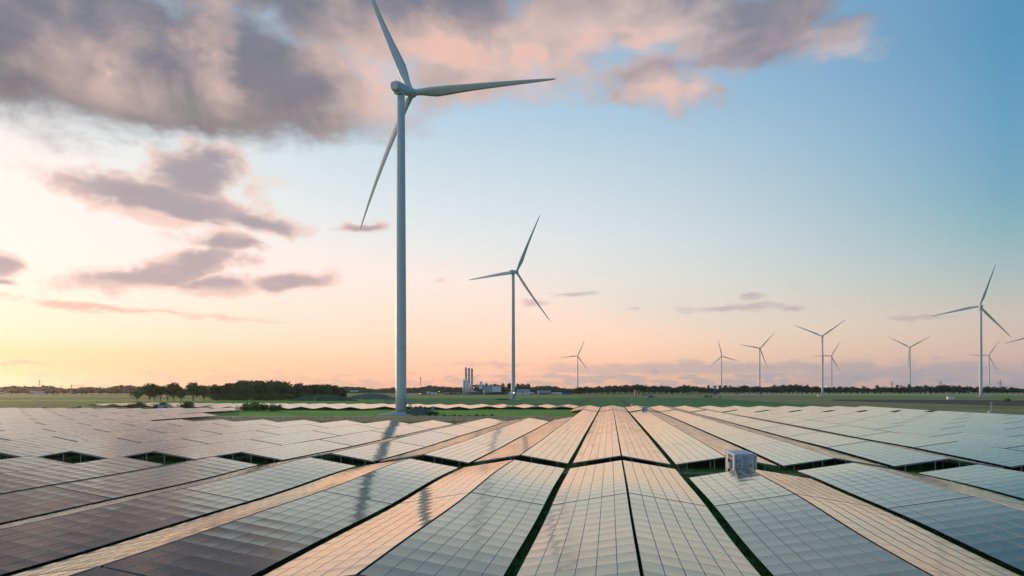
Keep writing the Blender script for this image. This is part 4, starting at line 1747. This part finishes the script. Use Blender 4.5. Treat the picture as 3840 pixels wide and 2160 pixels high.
block('red_shed', 1569, 1598, 1477.5, 1482, PZ - 40, 9, 'low red-brown shed right of the nearest turbine tower', M['rust'])
block('greenhouse', 1522, 1568, 1480, 1482.3, PZ - 60, 9, 'long very low pale roof just right of the nearest turbine tower', M['white'])
block('greenhouse', 1585, 1602, 1473.5, 1476.5, PZ + 20, 9, 'small pale green-roofed shed behind the red-brown shed', M['greenmetal'])
block('warehouse', 1940, 1987, 1460, 1470, PZ + 30, 30, 'upper pale warehouse block right of the second turbine tower', M['bluegrey'], parts=(('window', .1, .6, .1, .25),))
block('warehouse', 1908, 1992, 1470, 1483, PZ - 10, 24, 'wide pale lower warehouse partly behind the second turbine tower', M['palegrey'], parts=(('door', .3, .34, 0, .5), ('door', .6, .64, 0, .5), ('window', .1, .9, .7, .8)))
block('warehouse', 1986, 2004, 1472, 1483, PZ - 30, 14, 'small grey shed with tall doors right of the wide warehouse', M['palegrey'], parts=(('door', .15, .4, 0, .75), ('door', .6, .85, 0, .75)))
block('long_shed', 2021, 2066, 1465, 1478, PZ - 20, 18, 'long blue-grey shed with dark base right of the warehouses', M['bluegrey'], parts=(('door', .1, .9, 0, .3),))
block('long_shed', 2072, 2097, 1471.5, 1478, PZ - 10, 12, 'low pale shed beside the blue trailer', M['palegrey'])
block('cargo_trailer', 2098, 2106, 1472, 1479, PZ - 20, 5, 'white front section of the long blue trailer', M['white'], 'trailer')
block('cargo_trailer', 2106.5, 2140, 1472, 1478.5, PZ - 20, 5, 'long bright blue trailer at the field edge', M['blue'], 'trailer')
block('farm_building', 0, 13, 1470.5, 1475, 2000, 12, 'pale low farm building at the far left edge', M['palegrey'])
block('farm_building', 110, 128, 1467.5, 1472, 2000, 12, 'pale farm roof left of the red and white mast', M['palegrey'])
block('farm_building', 140, 166, 1468, 1483, 1700, 14, 'grey farm building right beneath the red and white mast', M['palegrey'], parts=(('window', .1, .9, .5, .65),))
block('farm_building', 262, 280, 1465, 1474, 1900, 12, 'teal farm shed among the far left trees', M['teal'])
block('farm_building', 320, 398, 1461, 1468, 2300, 30, 'long brownish barn roof among the far left trees', M['rust'])
block('farm_building', 1313, 1340, 1465, 1468, 2300, 14, 'white low farm building just left of the nearest turbine tower', M['white'])
block('motorway_sign', 2675.5, 2686, 1461.5, 1471.5, 1790, .6, 'upright blue road sign before the right-hand wood', M['blue'], 'sign')
block('motorway_sign', 2847, 2856, 1472.5, 1478, 1790, .6, 'low blue road sign below the second far turbine at right', M['blue'], 'sign')
block('motorway_sign', 2759, 2768, 1473, 1477, 1790, .6, 'small dull blue road sign between two taller turbines at right', M['teal'], 'sign')
block('marker_column', 2378, 2381, 1464, 1482, 1500, 1.5, 'slim white column before the wood right of centre', M['white'], 'column')
block('marker_column', 2383.5, 2387.5, 1465, 1482, 1500, 1.5, 'slim orange-brown column beside the white one', plain('faded_orange', (.42, .24, .14), .7), 'column')
block('canal_barge', 2405, 2432, 1479, 1483, 1450, 5, 'low dark blue shape lying at the field edge right of the columns', M['teal'], 'barge')


# ------------------------------------------------------------------ masts and pylons
def mast(px, Z, top, label, cols, w=1.6):
    p = at(px, Z)
    h = zat(top, Z)
    t = thing('lattice_mast', (p.x, p.y, 0), label, 'mast')
    n = 8
    for i in range(n):
        mb = MB()
        z0, z1 = h * i / n, h * (i + 1) / n
        w0, w1 = w * (1 - .7 * i / n), w * (1 - .7 * (i + 1) / n)
        c = [(-1, -1), (1, -1), (1, 1), (-1, 1)]
        for k in range(4):
            a, b = c[k], c[(k + 1) % 4]
            mb.bar((a[0] * w0 / 2, a[1] * w0 / 2, z0), (a[0] * w1 / 2, a[1] * w1 / 2, z1), .22)
            mb.bar((a[0] * w0 / 2, a[1] * w0 / 2, z0), (b[0] * w1 / 2, b[1] * w1 / 2, z1), .14)
        mb.build('section', cols[i % len(cols)], t)
    mb = MB()
    for z in (h * .72, h * .9, h * .98):
        mb.lathe([(w * .5, z - 1.2), (w * .7, z), (w * .5, z + 1.2)], 8)
    mb.build('antenna', M['darkplant'], t)


mast(148.4, 2300, 1426, 'thin red and white lattice mast above the far left trees', [M['red'], M['rust']], 3.2)
mast(1577, 2000, 1415, 'thin dark radio mast right of the nearest turbine tower', [M['darkplant'], M['rust']], 2.6)
mast(232, 2300, 1447, 'short dark mast left of the conveyor above the far trees', [M['darkplant']], 2.0)
p = at(268, 2300)
cv = thing('conveyor', (p.x, p.y, 0), 'grain conveyor bridge on a post above the far left trees', 'conveyor')
mb = MB()
mb.box((0, 0, zat(1444, 2300) / 2), (1.6, 1.6, zat(1443, 2300)))
mb.box((0, 0, zat(1444, 2300)), (3.0, 3.0, 2.6))
mb.build('support', M['rust'], cv)
mb = MB()
mb.bar((0, 0, zat(1446.5, 2300)), (pxm(50, 2300), 0, zat(1447.5, 2300)), 1.4)
mb.bar((0, 0, zat(1448.5, 2300)), (pxm(50, 2300), 0, zat(1448.5, 2300)), .4)
for i in range(9):
    x = pxm(50, 2300) * i / 8
    mb.bar((x, 0, zat(1448.6, 2300)), (x, 0, zat(1446.6, 2300)), .3)
mb.build('bridge', M['stack'], cv)


def pylon(px, Z, top, label):
    p = at(px, Z)
    h = zat(top, Z)
    t = thing('power_pylon', (p.x, p.y, 0), label, 'pylon', 'power pylons behind the wood')
    mb = MB()
    for a, b in ((-1, -1), (1, -1), (1, 1), (-1, 1)):
        mb.bar((a * 3.6, b * 3.6, 0), (a * .6, b * .6, h), .45)
    for i in range(7):
        z0, z1 = h * i / 7, h * (i + 1) / 7
        w0, w1 = 3.6 - 3.0 * i / 7, 3.6 - 3.0 * (i + 1) / 7
        mb.bar((-w0, -w0, z0), (w1, -w1, z1), .28)
        mb.bar((w0, -w0, z0), (-w1, -w1, z1), .28)
    mb.build('lattice_body', M['darkplant'], t)
    for z, w in ((h * .72, 10), (h * .84, 13), (h * .95, 8)):
        mb = MB()
        mb.bar((-w, 0, z), (w, 0, z), .5)
        mb.bar((-w, 0, z), (0, 0, z + 1.8), .3)
        mb.bar((w, 0, z), (0, 0, z + 1.8), .3)
        for s in (-1, 1):
            mb.bar((s * w, 0, z), (s * w, 0, z - 2), .2)
        mb.build('cross_arm', M['darkplant'], t)


pylon(3344.5, 3300, 1431, 'leftmost power pylon rising behind the right-hand wood')
pylon(3527, 3300, 1430, 'middle power pylon rising behind the right-hand wood')
pylon(3751, 3100, 1427, 'rightmost power pylon, right of the large edge turbine')
wl = thing('power_line', at(3344.5, 3290), 'thin overhead wires strung between the pylons at right', 'power line')
for off, z in ((-9, 29), (9, 29), (-12, 33), (12, 33), (-7, 37)):
    a, b, c = at(3344.5, 3300) + Vector((off, 0, z)), at(3527, 3300) + Vector((off, 0, z + .6)), at(3751, 3100) + Vector((off, 0, z + 1.5))
    pts = []
    for s, e in ((a, b), (b, c), (c, c + (c - b))):
        for i in range(8):
            q = s.lerp(e, i / 8)
            q.z -= 5 * 4 * (i / 8) * (1 - i / 8)
            pts.append(q - wl.location)
    mb = MB()
    mb.tube(pts, [.10] * len(pts), 4)
    mb.build('wire', M['darkplant'], wl)


# ------------------------------------------------------------------ vehicles
def wheels(t, xs, y, r, w=.22):
    for x in xs:
        for s in (-1, 1):
            mb = MB()
            mb.tube([(x, s * y, r), (x, s * (y + w), r)], [r, r], 16)
            wh = mb.build('wheel', M['black'], t)
            mb = MB()
            mb.tube([(x, s * (y + w * .5), r), (x, s * (y + w * 1.04), r)], [r * .55, r * .55], 12)
            mb.build('rim', M['steel'], wh)


def car(px, Z, label, mat):
    p = at(px, Z)
    t = thing('parked_car', (p.x, p.y, ground_z(p.x, p.y)), label, 'car')
    mb = MB()
    secs = []
    for x, zl, zh, w in ((-2.15, .4, .75, .78), (-2.0, .3, .85, .86), (-1.1, .28, .95, .9), (1.2, .28, 1.0, .9), (2.0, .3, .9, .86), (2.15, .4, .8, .78)):
        secs.append([(x, -w, zl), (x, w, zl), (x, w, zh), (x, -w, zh)])
    loft(mb, secs, smooth=False)
    mb.build('body', mat, t)
    mb = MB()
    secs = []
    for x, zh, w in ((-1.2, .97, .84), (-.55, 1.42, .70), (.9, 1.45, .70), (1.75, 1.0, .84)):
        secs.append([(x, -w, .94), (x, w, .94), (x, w * .98, zh), (x, -w * .98, zh)])
    loft(mb, secs, smooth=False)
    mb.build('cabin', M['glass'], t)
    wheels(t, (-1.35, 1.35), .72, .33)


car(281, 372, 'pale grey parked car behind the left panels', M['palegrey'])
p = at(296, 371)
tr = thing('utility_trailer', (p.x, p.y, 0), 'small red trailer with a pale blue crate beside the grey car', 'trailer')
mb = MB()
mb.box((0, 0, .75), (1.7, 1.5, .6))
mb.build('tub', M['red'], tr)
mb = MB()
mb.box((.1, 0, 1.6), (1.5, 1.3, 1.0))
mb.box((.1, 0, 2.15), (1.6, 1.4, .08))
mb.build('crate', M['teal'], tr)
wheels(tr, (0,), .75, .32)


def machine(px, Z, label, mat, s=1.0, name='farm_trailer'):
    p = at(px, Z)
    t = thing(name, (p.x, p.y, 0), label, 'farm machine')
    t.scale = (s, s, s)
    mb = MB()
    mb.box((0, 0, 1.9), (5.2, 2.4, .25))
    mb.box((0, 0, 2.6), (5.2, 2.5, 1.2), taper=1.12)
    mb.build('bed', mat, t)
    mb = MB()
    mb.bar((-2.6, 0, 1.2), (-5.0, 0, .8), .25)
    mb.bar((-2.6, 0, 1.2), (2.4, 0, 1.2), .3)
    mb.build('drawbar', M['rust'], t)
    wheels(t, (-1.3, 1.3), 1.0, .75, .4)


machine(2648, 985, 'rusty red farm trailer parked at the far crop edge', M['rust'])


def tractor(px, Z, label, mat, s=1.0):
    p = at(px, Z)
    t = thing('tractor', (p.x, p.y, 0), label, 'tractor')
    t.scale = (s, s, s)
    mb = MB()
    mb.box((-1.3, 0, 1.35), (2.2, 1.0, .9))
    mb.box((-2.2, 0, 1.2), (.4, .9, .6))
    mb.build('bonnet', mat, t)
    mb = MB()
    mb.box((.6, 0, 2.1), (1.6, 1.5, 1.6), taper=.85)
    c = mb.build('cab', M['glass'], t)
    mb = MB()
    mb.box((.6, 0, 2.98), (1.6, 1.5, .16))
    mb.build('roof', mat, c)
    wheels(t, (.8,), .75, .85, .45)
    wheels(t, (-1.7,), .65, .5, .3)


tractor(2664, 990, 'dark tractor beside the rusty farm trailer', M['darkplant'], 1.1)
tractor(2698, 940, 'small pale tractor right of the rusty trailer', M['palegrey'], 1.0)
tractor(2438, 985, 'green tractor at the far edge of the crop field', M['greenmetal'], 1.3)
machine(2450, 980, 'low brown implement behind the green tractor', M['rust'], .7)

# ------------------------------------------------------------------ grass in the gaps and on the verges (nobody could count it)
def grass_patch(name, label, spots, mat, seed, hmin, hmax):
    r = random.Random(seed)
    mb = MB()
    for (u, v) in spots:
        g0 = rf(u, v, terrain(u, v) - .02)
        for _ in range(4):
            a = r.uniform(0, 6.28)
            h = r.uniform(hmin, hmax)
            w = h * .09
            o = g0 + Vector((r.gauss(0, .09), r.gauss(0, .09), 0))
            l = Vector((math.cos(a), math.sin(a), 0))
            tip = o + Vector((0, 0, h)) + l * h * r.uniform(.1, .6)
            s = l.cross(Vector((0, 0, 1))) * w
            n = len(mb.v)
            mb.v += [tuple(o - s), tuple(o + s), tuple(tip)]
            mb.face((n, n + 1, n + 2))
    mb.build(name, mat, label=label, cat='grass', kind='stuff')


gr = random.Random(5)
spots = []
for k in range(-5, 5):
    vg = V0 + PER * (k + .5)
    for _ in range(1500):
        u = gr.uniform(26, 88)
        spots.append((u, vg + gr.uniform(-.9, .9)))
for _ in range(9000):
    v = gr.uniform(-85, 58)
    u = gr.choice((gr.uniform(87, 88.7), gr.uniform(91.5, 95.5), gr.uniform(91.5, 97)))
    spots.append((u, v))
for _ in range(1500):
    spots.append((gr.uniform(79, 88.5), V0 + PER + gr.uniform(-7, 7)))
grass_patch('grass', 'green grass growing between the panel rows and along the gravel track', spots, M['blade'], 1, .12, .42)
spots = []
for _ in range(9000):
    p = at(gr.uniform(700, 2250), gr.uniform(232, 284))
    spots.append(to_rf(p.x, p.y))
for _ in range(4000):
    p = at(gr.uniform(3150, 3900), gr.uniform(330, 620))
    spots.append(to_rf(p.x, p.y))
grass_patch('dry_grass', 'dry straw-coloured grass on the verges behind the panels', spots, M['drygrass'], 2, .25, .55)

# ------------------------------------------------------------------ lamps already lit at the works, and the path at the second turbine
def lamp_mat(name, c, e):
    m, g, b = mat_new(name)
    b.inputs['Emission Color'].default_value = (*c, 1)
    b.inputs['Emission Strength'].default_value = e
    return m


LAMP = lamp_mat('lit_lamp', (1.0, .72, .42), 9.0)
LAMPW = lamp_mat('lit_white_lamp', (1.0, .93, .82), 9.0)


def lamp_post(px, py, Z, label, m):
    p = at(px, Z)
    h = zat(py, Z)
    t = thing('lamp_post', (p.x, p.y, 0), label, 'lamp post')
    mb = MB()
    mb.tube([(0, 0, 0), (0, 0, h - .4)], [.16, .1], 8)
    mb.bar((0, 0, h - .4), (0, -1.0, h - .1), .12)
    mb.build('pole', M['darkplant'], t)
    mb = MB()
    mb.lathe([(.2, -.35), (.55, -.2), (.55, .2), (.2, .35)], 12, c=(0, -1.1, h))
    mb.build('lamp_head', m, t)


lamp_post(1574.5, 1477, PZ - 60, 'lit orange lamp over the red-brown shed', LAMP)
lamp_post(1646, 1467.5, PZ - 20, 'lit yellow lamp between warehouse and substation', LAMP)
lamp_post(1926, 1472.5, 760, 'lit white lamp in front of the second turbine tower', LAMPW)
pth = ln(1865, 1516, 1962, 1505)
mb = MB()
mb.quad((pth[0][0], pth[0][1], .15), (pth[0][0] + 3, pth[0][1], .15), (pth[1][0] + 3, pth[1][1], .15), (pth[1][0], pth[1][1], .15))
mb.build('path', M['gravel'], kind='structure')

# ------------------------------------------------------------------ evening haze over the plain
def haze():
    m = bpy.data.materials.new('evening_haze')
    m.use_nodes = True
    nt = m.node_tree
    nt.nodes.clear()
    vol = nt.nodes.new('ShaderNodeVolumePrincipled')
    vol.inputs['Color'].default_value = (.95, .95, .97, 1)
    vol.inputs['Density'].default_value = HAZE
    vol.inputs['Anisotropy'].default_value = .7
    out = nt.nodes.new('ShaderNodeOutputMaterial')
    nt.links.new(vol.outputs[0], out.inputs['Volume'])
    mb = MB()
    mb.box((0, 0, 105), (24000, 24000, 214))
    mb.build('haze', m, kind='stuff', label='thin evening haze over the whole plain', cat='haze')


HAZE = 0.000022
haze()
